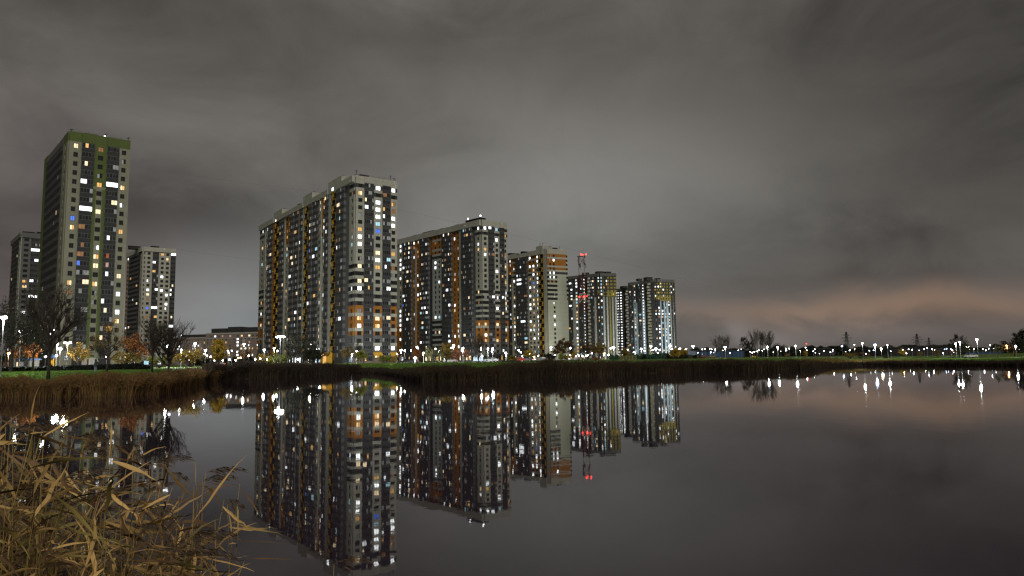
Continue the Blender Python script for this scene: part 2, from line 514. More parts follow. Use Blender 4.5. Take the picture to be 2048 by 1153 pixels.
mb.quad(((-420, 1.0, 0), (420, 1.0, 0), (420, 300, 0), (-420, 300, 0)), 'pond_water')
tag(mb.build('water'), 'still dark pond mirroring the lit towers and the cloudy sky', kind='structure')

# ------------------------------------------------------------------ apartment towers
WINPROB = {}
class Tower:
    def __init__(s, name, label, corner, base, top, group='apartment towers across the pond'):
        s.c = Vector((corner[0], corner[1], 0)); s.base = base; s.top = top
        s.root = empty(name, (corner[0], corner[1], base), label, 'apartment tower', group)
        s.inv = Matrix.Translation(-Vector((corner[0], corner[1], base)))
        s.items = []      # (kindname, mesh, world matrix, px area)
        s.fl = 2.8; s.zt = top - 2.5; s.rows = 24
    def part(s, name, mb, M=None, label=None):
        o = mb.build(name, s.root, s.inv @ (M if M is not None else Matrix.Identity(4)))
        if label: o['label'] = label
        return o
    def put(s, kind, mesh, M, w, h):
        p0 = M @ Vector((0, 0, 0)); p1 = M @ Vector((w, 0, h))
        a, c_ = px_of(p0), px_of(p1)
        s.items.append((abs((c_[0] - a[0]) * (c_[1] - a[1])), kind, mesh, M))
    def finish(s, limits):
        for kind, lim in limits.items():
            L = sorted([i for i in s.items if i[1] == kind], key=lambda i: -i[0])
            for _, k, me, M in L[:lim]:
                o = bpy.data.objects.new(kind, me); link(o, s.root, s.inv @ M)
            if len(L) > lim:
                mats = []; V = []; F = []; MI = []; n = 0
                for _, k, me, M in L[lim:]:
                    co = np.empty(len(me.vertices) * 3, np.float32); me.vertices.foreach_get('co', co); co = co.reshape(-1, 3)
                    A = np.array((s.inv @ M).to_3x3()); T_ = np.array((s.inv @ M).translation)
                    V.append(co @ A.T + T_)
                    lp = np.empty(len(me.loops), np.int32); me.loops.foreach_get('vertex_index', lp)
                    F.append(lp.reshape(-1, 4) + n); n += len(co)
                    mi = np.empty(len(me.polygons), np.int32); me.polygons.foreach_get('material_index', mi)
                    mp_ = []
                    for m in me.materials:
                        if m.name not in mats: mats.append(m.name)
                        mp_.append(mats.index(m.name))
                    MI.append(np.array(mp_)[mi])
                o = link(bpy.data.objects.new(kind, np_mesh(kind, np.concatenate(V), np.concatenate(F), mats, midx=np.concatenate(MI))), s.root)
                o['kind'] = 'stuff'
class Face:
    """a vertical face: origin at its left end as seen from outside, x along the face, y inward"""
    def __init__(s, tower, left, ang, length):
        s.t = tower; s.ang = ang; s.len = length
        s.o = Vector((left[0], left[1], 0)); s.d = Vector((math.cos(ang), math.sin(ang), 0)); s.y = Vector((-s.d.y, s.d.x, 0))
    def s_of(s, u, v):
        k = azi(u, v)      # x = k*y
        den = s.d.x - k * s.d.y
        return (k * s.o.y - s.o.x) / den
    def M(s, x, out, z):
        o = s.o + s.d * x - s.y * out
        return Matrix(((s.d.x, s.y.x, 0, o.x), (s.d.y, s.y.y, 0, o.y), (0, 0, 1, z), (0, 0, 0, 1)))

def rnd_state(rr, p, mix='WWWWwwwoodggHpc'):
    p = min(1, p * 1.2)
    return rr.choice(mix) if rr.random() < p else 'k'
def bay_win(F, x0, x1, cols, zone, lit=None, p=.1, out=.35, wh=1.55, sill=.75, frame='frame_dark', seed=0, parapet='cream', mix='WWWWwwwoodggHpc', r0=0, r1=None, ztop=None, skip=None, zbase=None):
    """wall panel with one hole per window; cols = [(fa,fb)] fractions of its width; zone(row, col) -> (pier material, spandrel material)"""
    T = F.t; w = x1 - x0; rr = random.Random(seed)
    rows = T.rows if r1 is None else r1
    zt = T.zt
    ztop = T.top if ztop is None else ztop
    xs = [0.0]
    for a, b_ in cols: xs += [a * w, b_ * w]
    xs.append(w)
    zb_ = T.base if zbase is None else zbase
    zs = [0.0]
    for k in range(rows - 1, r0 - 1, -1):
        z0 = zt - (k + 1) * T.fl
        zs += [z0 + sill - zb_, z0 + sill + wh - zb_]
    zs += [zt - r0 * T.fl - .02 - zb_, ztop - zb_]
    zs = sorted(zs)
    nz = len(zs) - 1
    def cell(i, j):
        if j == nz - 1: return (parapet, 0.0, True)
        band = (j % 2 == 1) and j < 2 * (rows - r0)
        row = rows - 1 - (j - 1) // 2 if j > 0 else rows - 1
        row = max(r0, min(rows - 1, row))
        pier, sp = zone(row)
        if band and i % 2 == 1 and not (skip and skip(row, i // 2)): return (pier, .26, False)
        return (pier if band else sp, 0.0, True)
    mb = MB(); grid_panel(mb, xs, zs, cell, out)
    o = T.part('facade_panel', mb, F.M(x0, out, zb_))
    for ci, (a, b_) in enumerate(cols):
        for k in range(r0, rows):
            if skip and skip(k, ci): continue
            st = (lit or {}).get((k, ci))
            if st is None: st = 'k' if lit is not None and p == 0 else rnd_state(rr, p, mix)
            me = window_mesh((b_ - a) * w - .01, wh - .01, st, frame, rr.randint(0, 5))
            T.put('window', me, F.M(x0 + a * w + .005, out - .20, zt - (k + 1) * T.fl + sill + .005), (b_ - a) * w, wh)
    return o
def bay_loggia(F, x0, x1, lit=None, p=.08, out=.75, spand='grey', seed=0, mix='WWwwodgggc', r0=0, r1=None, frac=.42, cap='grey'):
    T = F.t; w = x1 - x0; rr = random.Random(seed + 77)
    rows = T.rows if r1 is None else r1
    for k in range(r0, rows):
        st = (lit or {}).get(k)
        if st is None: st = rnd_state(rr, p, mix)
        me = loggia_mesh(w - .04, T.fl, st, out - .02, spand, frac, rr.randint(0, 5), 'metal_dark' if spand == 'dark' else 'mullion')
        T.put('balcony', me, F.M(x0 + .02, out, T.zt - (k + 1) * T.fl), w, T.fl)
    mb = MB(); z0 = T.zt - rows * T.fl
    mb.box(0.02, w - .02, .05, out, T.base, z0 - .02, spand)
    if z0 - T.base > .3: T.part('loggia_base', mb, F.M(x0, out, 0))
def bay_stair(F, x0, x1, seed=0, frame='yellow', lit=None, back='black', r1=None, out=.66):
    T = F.t; w = x1 - x0
    for k in range(0, T.rows if r1 is None else r1):
        me = stair_mesh(w - .02, T.fl, k % 2, frame, lit, back)
        T.put('stair_landing', me, F.M(x0 + .01, out, T.zt - (k + 1) * T.fl), w, T.fl)
def bay_blank(F, x0, x1, m, out=.35, ztop=None, zbot=None, name='pilaster'):
    T = F.t; mb = MB(); z1 = T.top if ztop is None else ztop; z0 = T.base if zbot is None else zbot
    mb.box(0, x1 - x0, 0, out - .002, z0, z1, m)
    return T.part(name, mb, F.M(x0, out, 0))
def core(T, F, x0, x1, depth, top, m='midgrey', name='wall'):
    mb = MB(); mb.box(x0, x1, 0, depth, T.base - 1.0, top, m)
    return T.part(name, mb, F.M(0, 0, 0))
def parapet(T, F, x0, x1, z0, z1, m, out=.36):
    mb = MB(); mb.box(x0, x1, -out, .1, z0, z1, m)
    return T.part('parapet', mb, F.M(0, 0, 0))
def roof_box(T, x, y, z, sx_, sy_, h, m='roof_felt', ang=0.0, name='roof_housing'):
    mb = MB(); mb.box(-sx_ / 2, sx_ / 2, -sy_ / 2, sy_ / 2, 0, h, m); mb.box(-sx_ / 2 - .25, sx_ / 2 + .25, -sy_ / 2 - .25, sy_ / 2 + .25, h + .004, h + .22, m)
    T.part(name, mb, Matrix.Translation((x, y, z)) @ Matrix.Rotation(ang, 4, 'Z'))
def antenna(T, x, y, z, h):
    mb = MB(); mb.tube([(0, 0, 0), (0, 0, h)], .09, 5, 'metal_dark'); mb.tube([(-.7, 0, h * .86), (.7, 0, h * .86)], .06, 4, 'metal_dark'); mb.tube([(-.4, 0, h * .7), (.5, 0, h * .7)], .06, 4, 'metal_dark')
    T.part('antenna', mb, Matrix.Translation((x, y, z)))
def roof_rail(T, F, x0, x1, z):
    mb = MB(); n = max(2, int((x1 - x0) / 2.2))
    for i in range(n + 1):
        x = x0 + (x1 - x0) * i / n; mb.tube([(x, 0, z), (x, 0, z + .9)], .035, 4, 'metal_grey')
    for dz in (.5, .9): mb.tube([(x0, 0, z + dz), (x1, 0, z + dz)], .035, 4, 'metal_grey')
    T.part('roof_railing', mb, F.M(0, -.3, 0))

Z = lambda ox, oy, s: (lambda x, y: (ox + x * s, oy + y * s))
z1, z2, z3, z5, z7 = Z(0, 240, .2255), Z(0, 480, .2603), Z(500, 330, .1995), Z(790, 420, .15607), Z(1010, 480, .2255)
def breaks(F, zf, y, pts): return [F.s_of(*zf(x, y)) for x in pts]

def shopfronts(T, F, x0, x1, n, seed, out=1.3):
    rr = random.Random(seed); w = (x1 - x0) / n
    for i in range(n):
        if rr.random() < .2: continue
        st = rr.choice('WcwwodwWg'); me = loggia_mesh(w - .5, 3.1, st, .25, rr.choice(['brown_brick', 'midgrey']), .22, rr.randint(0, 5), 'frame_dark')
        T.put('shopfront', me, F.M(x0 + i * w + .2, out + .26, 2.72), w, 3.1)

# ---- tower A: the tall green and cream tower on the left
def build_green_tower():
    c = (-132.8, 206.8); ang = R(39.5)
    T = Tower('apartment_tower', 'tallest tower, cream with green parapet and green vertical stripes, left of the pond', c, 2.5, 74.0)
    T.fl = 2.78; T.zt = 74 - 2.95
    Fr = Face(T, c, ang, 16.4)
    core(T, Fr, 0, 16.4, 36, 73.3, 'midgrey')
    B = breaks(Fr, z1, 500, [588, 712, 828, 940, 1047, 1143])
    B[0] = 0.0
    zc = lambda row: ('cream_warm', 'cream_warm')
    bay_win(Fr, B[0], B[1], [(.36, .72)], zc, {(0, 0): 'w', (8, 0): 'b', (9, 0): 'w', (15, 0): 'w', (16, 0): 'd'}, 0, parapet='green', wh=1.45)
    bay_loggia(Fr, B[1], B[2], {0: 'o', 2: 'w', 4: 'W', 7: 'H', 9: 'd', 11: 'd', 12: 'd', 13: 'b', 14: 'g', 15: 'w', 16: 'g', 18: 'g', 20: 'g'}, 0, seed=2, spand='loggia_dark')
    zg = lambda row: ('green', 'green') if row < 5 else ('cream_warm', 'cream_warm')
    x0, x1 = B[2], B[3]; w = x1 - x0
    bay_win(Fr, x0, x1, [(.28, .70)], zg, {(0, 0): 'd', (3, 0): 'g', (4, 0): 'o', (7, 0): 'w', (11, 0): 'W', (12, 0): 'w', (13, 0): 'w', (15, 0): 'w', (16, 0): 'g', (17, 0): 'g', (18, 0): 'k'}, 0, parapet='green', wh=1.45, seed=4)
    zt5 = T.zt - 5 * T.fl
    for a, b_ in ((.0, .24), (.74, .98)): bay_blank(Fr, x0 + a * w, x0 + b_ * w, 'green', .45, zt5, T.base + 5, 'green_stripe')
    bay_loggia(Fr, B[3], B[4], {4: 'H', 6: 'w', 10: 'W', 12: 'r', 13: 'p', 14: 'W', 17: 'W', 18: 'w', 20: 'o', 21: 'w', 2: 'g'}, 0, seed=6, spand='loggia_dark')
    bay_win(Fr, B[4], 16.4, [(.24, .64)], zc, {(4, 0): 'w', (6, 0): 'W', (9, 0): 'o', (14, 0): 'w', (16, 0): 'W', (18, 0): 'H', (19, 0): 'w', (1, 0): 'g'}, 0, parapet='green', wh=1.45, seed=5)
    bay_blank(Fr, B[1] + .02, B[2] - .02, 'green', .55, 74, T.zt + .02, 'parapet'); bay_blank(Fr, B[3] + .02, B[4] - .02, 'green', .55, 74, T.zt + .02, 'parapet')
    L = 36.0; sa = R(132) ; left = Vector((c[0], c[1], 0)) + Vector((math.cos(sa), math.sin(sa), 0)) * L
    Sd = Face(T, left, sa + math.pi, L)
    B = breaks(Sd, z1, 500, [384, 402, 432, 470, 515, 558])
    core(T, Sd, 0, L, 12, 73.2, 'dark', 'wall')
    bay_win(Sd, 0, B[1], [(.4, .7)], lambda r_: ('cream_warm', 'green'), None, .1, seed=21, parapet='green', ztop=74)
    bay_blank(Sd, B[1], B[2], 'green', .5, 74, None, 'green_stripe')
    bay_loggia(Sd, B[2], B[3], None, .05, seed=22, spand='dark'); bay_loggia(Sd, B[3], B[4], None, .05, seed=23, spand='dark')
    bay_loggia(Sd, B[4], B[5], None, .10, seed=24, spand='dark')
    bay_win(Sd, B[5], L - .36, [(.45, .68)], lambda r_: ('cream_warm', 'cream_warm'), {(9, 0): 'd'}, 0, seed=25, parapet='green', ztop=74)
    bay_blank(Sd, B[2], B[5], 'midgrey', .4, 73.8, T.zt + .02, 'parapet')
    p0 = Fr.M(6.2, -6, 0).translation; roof_box(T, p0.x, p0.y, 73.3, 3.2, 3.2, 1.9, ang=ang)
    p0 = Sd.M(12, -7, 0).translation; roof_box(T, p0.x, p0.y, 73.3, 5, 4, 2.2, ang=ang)
    for s_ in (.4, 9.6, 15.9): p0 = Fr.M(s_, -.6, 0).translation; antenna(T, p0.x, p0.y, 73.9, 1.4 if s_ > 1 else 1.0)
    roof_rail(T, Fr, .5, 16, 73.95)
    mb = MB(); mb.box(-.15, .15, -.15, .15, 0, .3, 'lamp_dim'); p0 = Fr.M(9.3, -.2, 0).translation; T.part('roof_lamp', mb, Matrix.Translation((p0.x, p0.y, 74.1)))
    T.finish({'window': 300, 'balcony': 300})
build_green_tower()

# ---- tower B1: the big stepped block nearest the middle
def build_near_block():
    c = (-58.6, 261.5); ang = R(37.3)
    T = Tower('apartment_tower', 'largest cream and grey block with orange lower storeys and yellow framed open stairs', c, 2.5, 73.8)
    Fr = Face(T, c, ang, 17.4)
    core(T, Fr, 0, 17.4, 15, 73.2, 'midgrey')
    B = breaks(Fr, z3, 900, [1056, 1138, 1232, 1322, 1402, 1470]); B[0] = 0.0
    def zone(col):
        def f(r_):
            if r_ == 0 or (r_ == 1 and col != 1): return ('grey', 'cream')
            if 11 <= r_ <= 14 and col in (1, 5): return ('dark', 'cream')
            if r_ in (15, 16): return ('grey', 'cream')
            if r_ == 18: return ('orange', 'cream')
            if 17 <= r_ <= 20: return ('orange', 'orange' if r_ < 20 else 'cream')
            if r_ in (21,): return ('midgrey', 'midgrey')
            if r_ == 22: return ('midgrey', 'cream')
            if r_ == 23: return ('brown_brick', 'brown_brick')
            return ('cream', 'cream')
        return f
    lit1 = {(1, 0): 'w', (4, 0): 'g', (6, 0): 'o', (7, 0): 'H', (8, 0): 'H', (10, 0): 'g', (11, 0): 'w', (13, 0): 'w', (14, 0): 'H', (17, 0): 'g', (18, 0): 'w', (19, 0): 'W', (23, 0): 'W'}
    bay_win(Fr, B[0], B[1], [(.27, .78)], zone(1), lit1, 0, seed=1)
    bay_loggia(Fr, B[1], B[2], {0: 'g', 1: 'g', 2: 'w', 3: 'W', 7: 'g', 10: 'g', 11: 'g', 13: 'w', 14: 'o', 18: 'g'}, 0, seed=1)
    lit3 = {(0, 0): 'H', (2, 0): 'H', (3, 0): 'H', (4, 0): 'H', (5, 0): 'c', (6, 0): 'b', (9, 0): 'w', (10, 0): 'H', (11, 0): 'o', (18, 0): 'w', (19, 0): 'w', (22, 0): 'H', (23, 0): 'w'}
    bay_win(Fr, B[2], B[3], [(.25, .78)], zone(3), lit3, 0, seed=3)
    bay_loggia(Fr, B[3], B[4], {1: 'd', 3: 'o', 4: 'W', 5: 'g', 7: 'g', 10: 'c', 11: 'W', 14: 'W', 18: 'w', 21: 'g', 13: 'g'}, 0, seed=3)
    lit5 = {(0, 0): 'H', (2, 0): 'o', (3, 0): 'd', (4, 0): 'H', (5, 0): 'H', (9, 0): 'o', (11, 0): 'd', (12, 0): 'g', (22, 0): 'H', (23, 0): 'd'}
    bay_win(Fr, B[4], 17.4, [(.18, .72)], zone(5), lit5, 0, seed=5)
    for i in (1, 3): bay_blank(Fr, B[i] + .02, B[i + 1] - .02, 'cream', .5, 73.8, T.zt + .02, 'parapet')
    # lit shops, brick plinth and awnings
    for (a, b_) in ((B[2], B[3]), (B[4], 17.3)):
        mb = MB(); mb.quad(((a, -1.5, 5.9), (b_, -1.5, 5.9), (b_, -.4, 6.9), (a, -.4, 6.9)), 'yellow'); mb.quad(((a, -1.5, 5.6), (b_, -1.5, 5.6), (b_, -1.5, 5.9), (a, -1.5, 5.9)), 'yellow'); mb.quad(((a, -1.46, 5.6), (a, -.4, 6.6), (b_, -.4, 6.6), (b_, -1.46, 5.6)), 'yellow')
        T.part('awning', mb, Fr.M(0, 0, 0))
    for (a, b_) in ((B[1] + .3, B[2] - .3), (B[3] + .4, B[4] - .4)):
        me = loggia_mesh(b_ - a, 3.0, 'o', .2, 'brown_brick', .3, 2); T.put('shopfront', me, Fr.M(a, .98, 2.75), b_ - a, 3.0)
    # long side, seen at a slant
    L = 120.0; sa = R(126); left = Vector((c[0], c[1], 0)) + Vector((math.cos(sa), math.sin(sa), 0)) * L
    Sd = Face(T, left, sa + math.pi, L)
    P = lambda x: Sd.s_of(*z3(x, 900))
    core(T, Sd, 0, P(935), 14, 73.2, 'grey'); core(T, Sd, P(935), L - .4, 11, 73.2, 'midgrey')
    zo = lambda r_: ('orange', 'orange') if r_ < 5 else (('grey', 'cream') if r_ == 5 else ('cream', 'cream'))
    def zs_(r_):
        if r_ == 0: return ('grey', 'cream')
        if r_ in (1,): return ('grey', 'cream')
        if 11 <= r_ <= 14: return ('dark', 'cream')
        if r_ in (15, 16): return ('grey', 'cream')
        if 17 <= r_ <= 20: return ('orange', 'cream' if r_ in (18, 20) else 'orange')
        if r_ > 20: return ('midgrey', 'midgrey')
        return ('cream', 'cream')
    bay_win(Sd, P(1000), L - .36, [(.38, .70)], zs_, {(1, 0): 'p', (6, 0): 'p', (7, 0): 'W', (8, 0): 'c', (14, 0): 'W'}, 0, seed=11)
    bay_win(Sd, P(968), P(998), [(.4, .75)], lambda r_: ('midgrey', 'midgrey'), None, .42, out=.12, seed=12, mix='Wwgp')
    bay_loggia(Sd, P(886), P(966), {0: 'g', 2: 'w', 3: 'o', 4: 'c', 7: 'd', 8: 'W', 14: 'o', 16: 'd', 18: 'W'}, .0, seed=13, out=1.3)
    bay_stair(Sd, P(822), P(884)); bay_blank(Sd, P(796), P(820), 'cream', .5); bay_loggia(Sd, P(758), P(794), {5: 'W', 18: 'd'}, .1, seed=14)
    bay_win(Sd, P(727), P(756), [(.35, .75)], zo, {(0, 0): 'w', (1, 0): 'w', (5, 0): 'o', (6, 0): 'c', (8, 0): 'W', (9, 0): 'p', (11, 0): 'p', (14, 0): 'W', (15, 0): 'g'}, .2, seed=15)
    bay_blank(Sd, P(716), P(725), 'cream', .6); bay_win(Sd, P(692), P(714), [(.3, .8)], lambda r_: ('midgrey', 'cream'), None, .35, seed=16, mix='Wgpwd')
    bay_loggia(Sd, P(640), P(690), {3: 'g', 4: 'g', 7: 'c'}, .2, seed=17); bay_loggia(Sd, P(602), P(638), {3: 'w', 7: 'b'}, .2, seed=18, out=1.1)
    bay_stair(Sd, P(549), P(600)); bay_blank(Sd, P(538), P(548), 'cream', .6)
    bay_loggia(Sd, P(507), P(537), {5: 'W', 12: 'g'}, .1, seed=19); bay_blank(Sd, P(498), P(506), 'cream', .6)
    bay_loggia(Sd, P(456), P(497), {3: 'o', 7: 'w'}, .2, seed=20); bay_loggia(Sd, P(414), P(455), {7: 'w'}, .2, seed=26, out=1.1)
    bay_win(Sd, P(362), P(412), [(.14, .40), (.58, .82)], zo, {(1, 1): 'o', (2, 0): 'o', (2, 1): 'w', (5, 0): 'w', (7, 1): 'w'}, .2, seed=27)
    bay_blank(Sd, P(352), P(361), 'cream', .6); bay_loggia(Sd, P(318), P(351), None, .2, seed=28); bay_loggia(Sd, P(297), P(317), None, .05, seed=29, out=.5)
    bay_stair(Sd, P(250), P(296)); bay_blank(Sd, P(240), P(249), 'orange', .6)
    bay_loggia(Sd, P(188), P(239), {5: 'w'}, .2, seed=30); bay_win(Sd, P(166), P(187), [(.3, .7)], lambda r_: ('midgrey', 'cream'), None, .4, seed=31, mix='Wwpd')
    bay_blank(Sd, P(157), P(165), 'cream', .6); bay_win(Sd, 0, P(156), [(.35, .65)], zs_, {(6, 0): 'c'}, .22, seed=32)
    # roof line: cream parapet, three higher stair towers
    for a, b_, zt_ in ((0, P(250), 73.8), (P(330), P(545), 73.6), (P(635), P(796), 73.5), (P(930), L - .4, 73.8)):
        parapet(T, Sd, a + .02, b_ - .02, T.zt + .03, zt_ - .05, 'cream', 1.32 if b_ > L - 1 else 1.12)
        roof_rail(T, Sd, a + .3, b_ - .3, zt_)
    for a, b_ in ((P(250), P(330)), (P(545), P(635)), (P(798), P(930))):
        mb = MB(); mb.box(a, b_, -.9, 8, T.zt + .06, 76.1, 'cream'); T.part('stair_tower', mb, Sd.M(0, 0, 0))
        roof_rail(T, Sd, a + .3, b_ - .3, 76.1)
        p0 = Sd.M((a * .7 + b_ * .3), -3, 0).translation; antenna(T, p0.x, p0.y, 76.1, 2.4)
    p0 = Fr.M(5.2, -5, 0).translation; roof_box(T, p0.x, p0.y, 73.2, 3.4, 3, 2.0, ang=ang)
    for x in (.6, 16.6, 15): p0 = Fr.M(x, -.8, 0).translation; antenna(T, p0.x, p0.y, 73.6, 2.6 if x < 16 else 1.9)
    p0 = Sd.M(P(440), -4, 0).translation; roof_box(T, p0.x, p0.y, 73.2, 4, 3, 2.4, ang=ang)
    roof_rail(T, Fr, .4, 17, 73.8)
    mb = MB(); mb.box(0, 1.6, 0, .3, 0, 1.1, 'lit_white_hot'); T.part('stair_lamp', mb, Sd.M(P(836), 1.0, 72.0))
    mb = MB(); mb.box(0, .9, 0, .3, 0, .7, 'lit_white_hot'); T.part('stair_lamp', mb, Sd.M(P(268), 1.0, 71.6))
    # yellow entrance box at the foot of the near stair
    mb = MB(); mb.box(0, 6.5, 0, 2.4, 0, 4.6, 'yellow'); T.part('entrance_box', mb, Sd.M(P(800), 3.4, 2.6))
    mb = MB(); mb.box(0, 3.4, 0, .06, .2, 4.2, 'lit_orange'); T.part('lit_panel', mb, Sd.M(P(800) + 2.9, 3.47, 2.6))
    shopfronts(T, Sd, P(1000), P(1050), 3, 1, .4); shopfronts(T, Sd, P(120), P(780), 22, 2, 1.5)
    T.finish({'window': 300, 'balcony': 300, 'stair_landing': 300, 'shopfront': 40})
build_near_block()

# ---- tower B2: second block, orange columns and rounded dark loggias
def build_second_block():
    c = (-14.9, 350.6); ang = R(39.5)
    T = Tower('apartment_tower', 'second block with tall orange window columns and cream corner, right of the largest block', c, 2.5, 74.0)
    T.fl = 2.7; T.rows = 25; T.zt = 74 - 3.0
    Fr = Face(T, c, ang, 16.4)
    core(T, Fr, 0, 16.4, 14, 73.3, 'midgrey')
    B = breaks(Fr, z5, 500, [1113, 1188, 1264, 1334, 1392, 1435]); B[0] = 0.0
    def zone(r_):
        if r_ in (0, 1): return ('grey', 'cream')
        if 12 <= r_ <= 14: return ('dark', 'cream')
        if r_ in (15, 16, 17): return ('grey', 'cream')
        if 18 <= r_ <= 21: return ('orange', 'cream' if r_ == 19 else 'orange')
        if r_ > 21: return ('brown_brick', 'midgrey')
        return ('cream', 'cream')
    bay_win(Fr, B[0], B[1], [(.30, .74)], zone, {(0, 0): 'H', (4, 0): 'o', (5, 0): 'W', (13, 0): 'g', (18, 0): 'w', (20, 0): 'H', (21, 0): 'w'}, 0, seed=1)
    bay_loggia(Fr, B[1], B[2], {0: 'W', 5: 'd', 13: 'W', 20: 'g'}, .04, seed=41)
    bay_win(Fr, B[2], B[3], [(.28, .74)], zone, {(0, 0): 'c', (2, 0): 'H', (8, 0): 'H', (13, 0): 'W', (15, 0): 'H', (18, 0): 'w', (21, 0): 'w', (20, 0): 'k'}, 0, seed=2)
    bay_loggia(Fr, B[3], B[4], {5: 'd', 7: 'g', 16: 'w', 13: 'W'}, .16, seed=42)
    bay_win(Fr, B[4], 16.4, [(.15, .62)], zone, {(1, 0): 'o', (5, 0): 'p', (7, 0): 'w', (10, 0): 'o', (12, 0): 'W', (13, 0): 'W', (14, 0): 'w', (19, 0): 'W', (21, 0): 'w', (15, 0): 'W'}, .05, seed=3)
    for i in (1, 3): bay_blank(Fr, B[i] + .02, B[i + 1] - .02, 'cream', .5, 74, T.zt + .02, 'parapet')
    L = 78.0; sa = R(132); left = Vector((c[0], c[1], 0)) + Vector((math.cos(sa), math.sin(sa), 0)) * L
    Sd = Face(T, left, sa + math.pi, L)
    P = lambda x: Sd.s_of(*z5(x, 800))
    core(T, Sd, 0, L - .4, 12, 73.3, 'grey')
    bay_win(Sd, P(1040), L - .36, [(.34, .66)], zone, {(0, 0): 'H', (4, 0): 'w', (18, 0): 'w'}, .16, seed=4)
    bay_win(Sd, P(1008), P(1036), [(.3, .7)], lambda r_: ('midgrey', 'midgrey'), {(11, 0): 'W'}, .05, seed=5, out=.15)
    bay_loggia(Sd, P(932), P(1004), {1: 'o', 13: 'w'}, .13, seed=43, out=1.2); bay_loggia(Sd, P(866), P(931), {9: 'p', 3: 'g'}, .17, seed=44, out=1.0)
    zo = lambda r_: ('orange', 'orange')
    bay_win(Sd, P(746), P(828), [(.18, .40), (.72, .94)], zo, {(1, 0): 'H', (3, 1): 'p', (5, 1): 'W', (8, 0): 'W', (8, 1): 'g', (9, 0): 'w', (11, 1): 'o', (14, 0): 'H', (18, 1): 'H', (19, 1): 'W', (20, 0): 'H', (20, 1): 'W', (22, 1): 'H'}, .10, seed=6)
    bay_blank(Sd, P(831), P(862), 'cream', .5)
    bay_loggia(Sd, P(676), P(744), {0: 'w', 4: 'w', 9: 'W', 11: 'W', 14: 'W', 20: 'W', 21: 'W'}, .16, seed=45, out=1.2); bay_loggia(Sd, P(622), P(675), {3: 'g', 6: 'w'}, .16, seed=46, out=1.0)
    bay_win(Sd, P(604), P(620), [(.2, .8)], lambda r_: ('grey', 'grey'), {(7, 0): 'H', (9, 0): 'H', (19, 0): 'W'}, .05, seed=7, out=.2)
    zq = lambda r_: ('orange', 'cream' if r_ in (1, 3) else 'orange') if r_ < 4 else (('grey', 'cream') if r_ == 4 else ('dark', 'white_panel') if 17 <= r_ <= 22 else ('white_panel', 'white_panel'))
    bay_win(Sd, P(486), P(602), [(.22, .42), (.64, .84)], zq, {(5, 0): 'H', (6, 0): 'H', (9, 1): 'W', (13, 0): 'k', (16, 0): 'H', (19, 0): 'p', (19, 1): 'w', (1, 0): 'd'}, .07, seed=8)
    bay_win(Sd, P(452), P(484), [(.3, .7)], lambda r_: ('grey', 'grey') if r_ > 3 else ('orange', 'orange'), {(0, 0): 'w', (4, 0): 'c', (14, 0): 'b', (19, 0): 'H'}, .05, seed=9, out=.2)
    bay_loggia(Sd, P(392), P(450), {11: 'W', 14: 'W', 16: 'g', 15: 'W', 19: 'W', 22: 'w'}, .16, seed=47, out=1.2); bay_loggia(Sd, P(338), P(391), {8: 'g', 11: 'W', 12: 'o', 14: 'W'}, .17, seed=48, out=1.0)
    zr = lambda r_: ('orange', 'orange')
    bay_win(Sd, P(232), P(332), [(.08, .26), (.58, .76)], zr, {(0, 0): 'H', (0, 1): 'W', (1, 0): 'p', (3, 0): 'W', (3, 1): 'p', (7, 1): 'W', (11, 1): 'H', (15, 0): 'W', (12, 1): 'o', (22, 1): 'H'}, .10, seed=10)
    bay_blank(Sd, P(262), P(284), 'white_panel', .42, T.zt - 4.2, T.base + 9)
    bay_loggia(Sd, P(170), P(228), {0: 'w', 1: 'w', 2: 'W', 3: 'W', 8: 'w', 16: 'W'}, .16, seed=49, out=1.2); bay_loggia(Sd, P(116), P(169), {3: 'g', 5: 'W', 6: 'g', 12: 'W', 13: 'b'}, .17, seed=50, out=1.0)
    bay_win(Sd, 0, P(114), [(.46, .68)], lambda r_: ('orange', 'orange') if r_ > 17 else ('cream', 'cream'), {(k, 0): 'H' for k in (0, 1, 3, 4, 5, 7, 14, 15, 16, 17, 18, 20)}, .3, seed=13)
    parapet(T, Sd, 0, L - .5, T.zt + .04, 73.95, 'cream', 1.22)
    for x in (210, 560, 750): p0 = Sd.M(P(x), -4, 0).translation; roof_box(T, p0.x, p0.y, 73.3, 3.6, 3.2, 1.6, ang=ang)
    p0 = Sd.M(P(380), -4, 0).translation; roof_box(T, p0.x, p0.y, 73.3, 3, 11, 1.9, ang=R(-48 + 90)); p0 = Sd.M(P(930), -4, 0).translation; roof_box(T, p0.x, p0.y, 73.3, 3, 9, 2.6, ang=R(42))
    p0 = Fr.M(2.6, -4, 0).translation; roof_box(T, p0.x, p0.y, 73.3, 3.6, 3.2, 2.0, ang=ang)
    for x in (845, 1005):
        p0 = Sd.M(P(x), -5, 0).translation; antenna(T, p0.x, p0.y, 73.3, 4.2)
        mb = MB(); mb.tube([(0, 0, 0), (0, 0, .6)], .35, 8, 'lamp_dim'); T.part('roof_lamp', mb, Matrix.Translation((p0.x, p0.y, 77.4)))
    shopfronts(T, Sd, 1, L - 1, 18, 3); shopfronts(T, Fr, .3, 16, 5, 4, .9)
    T.finish({'window': 300, 'balcony': 300, 'shopfront': 40})
build_second_block()

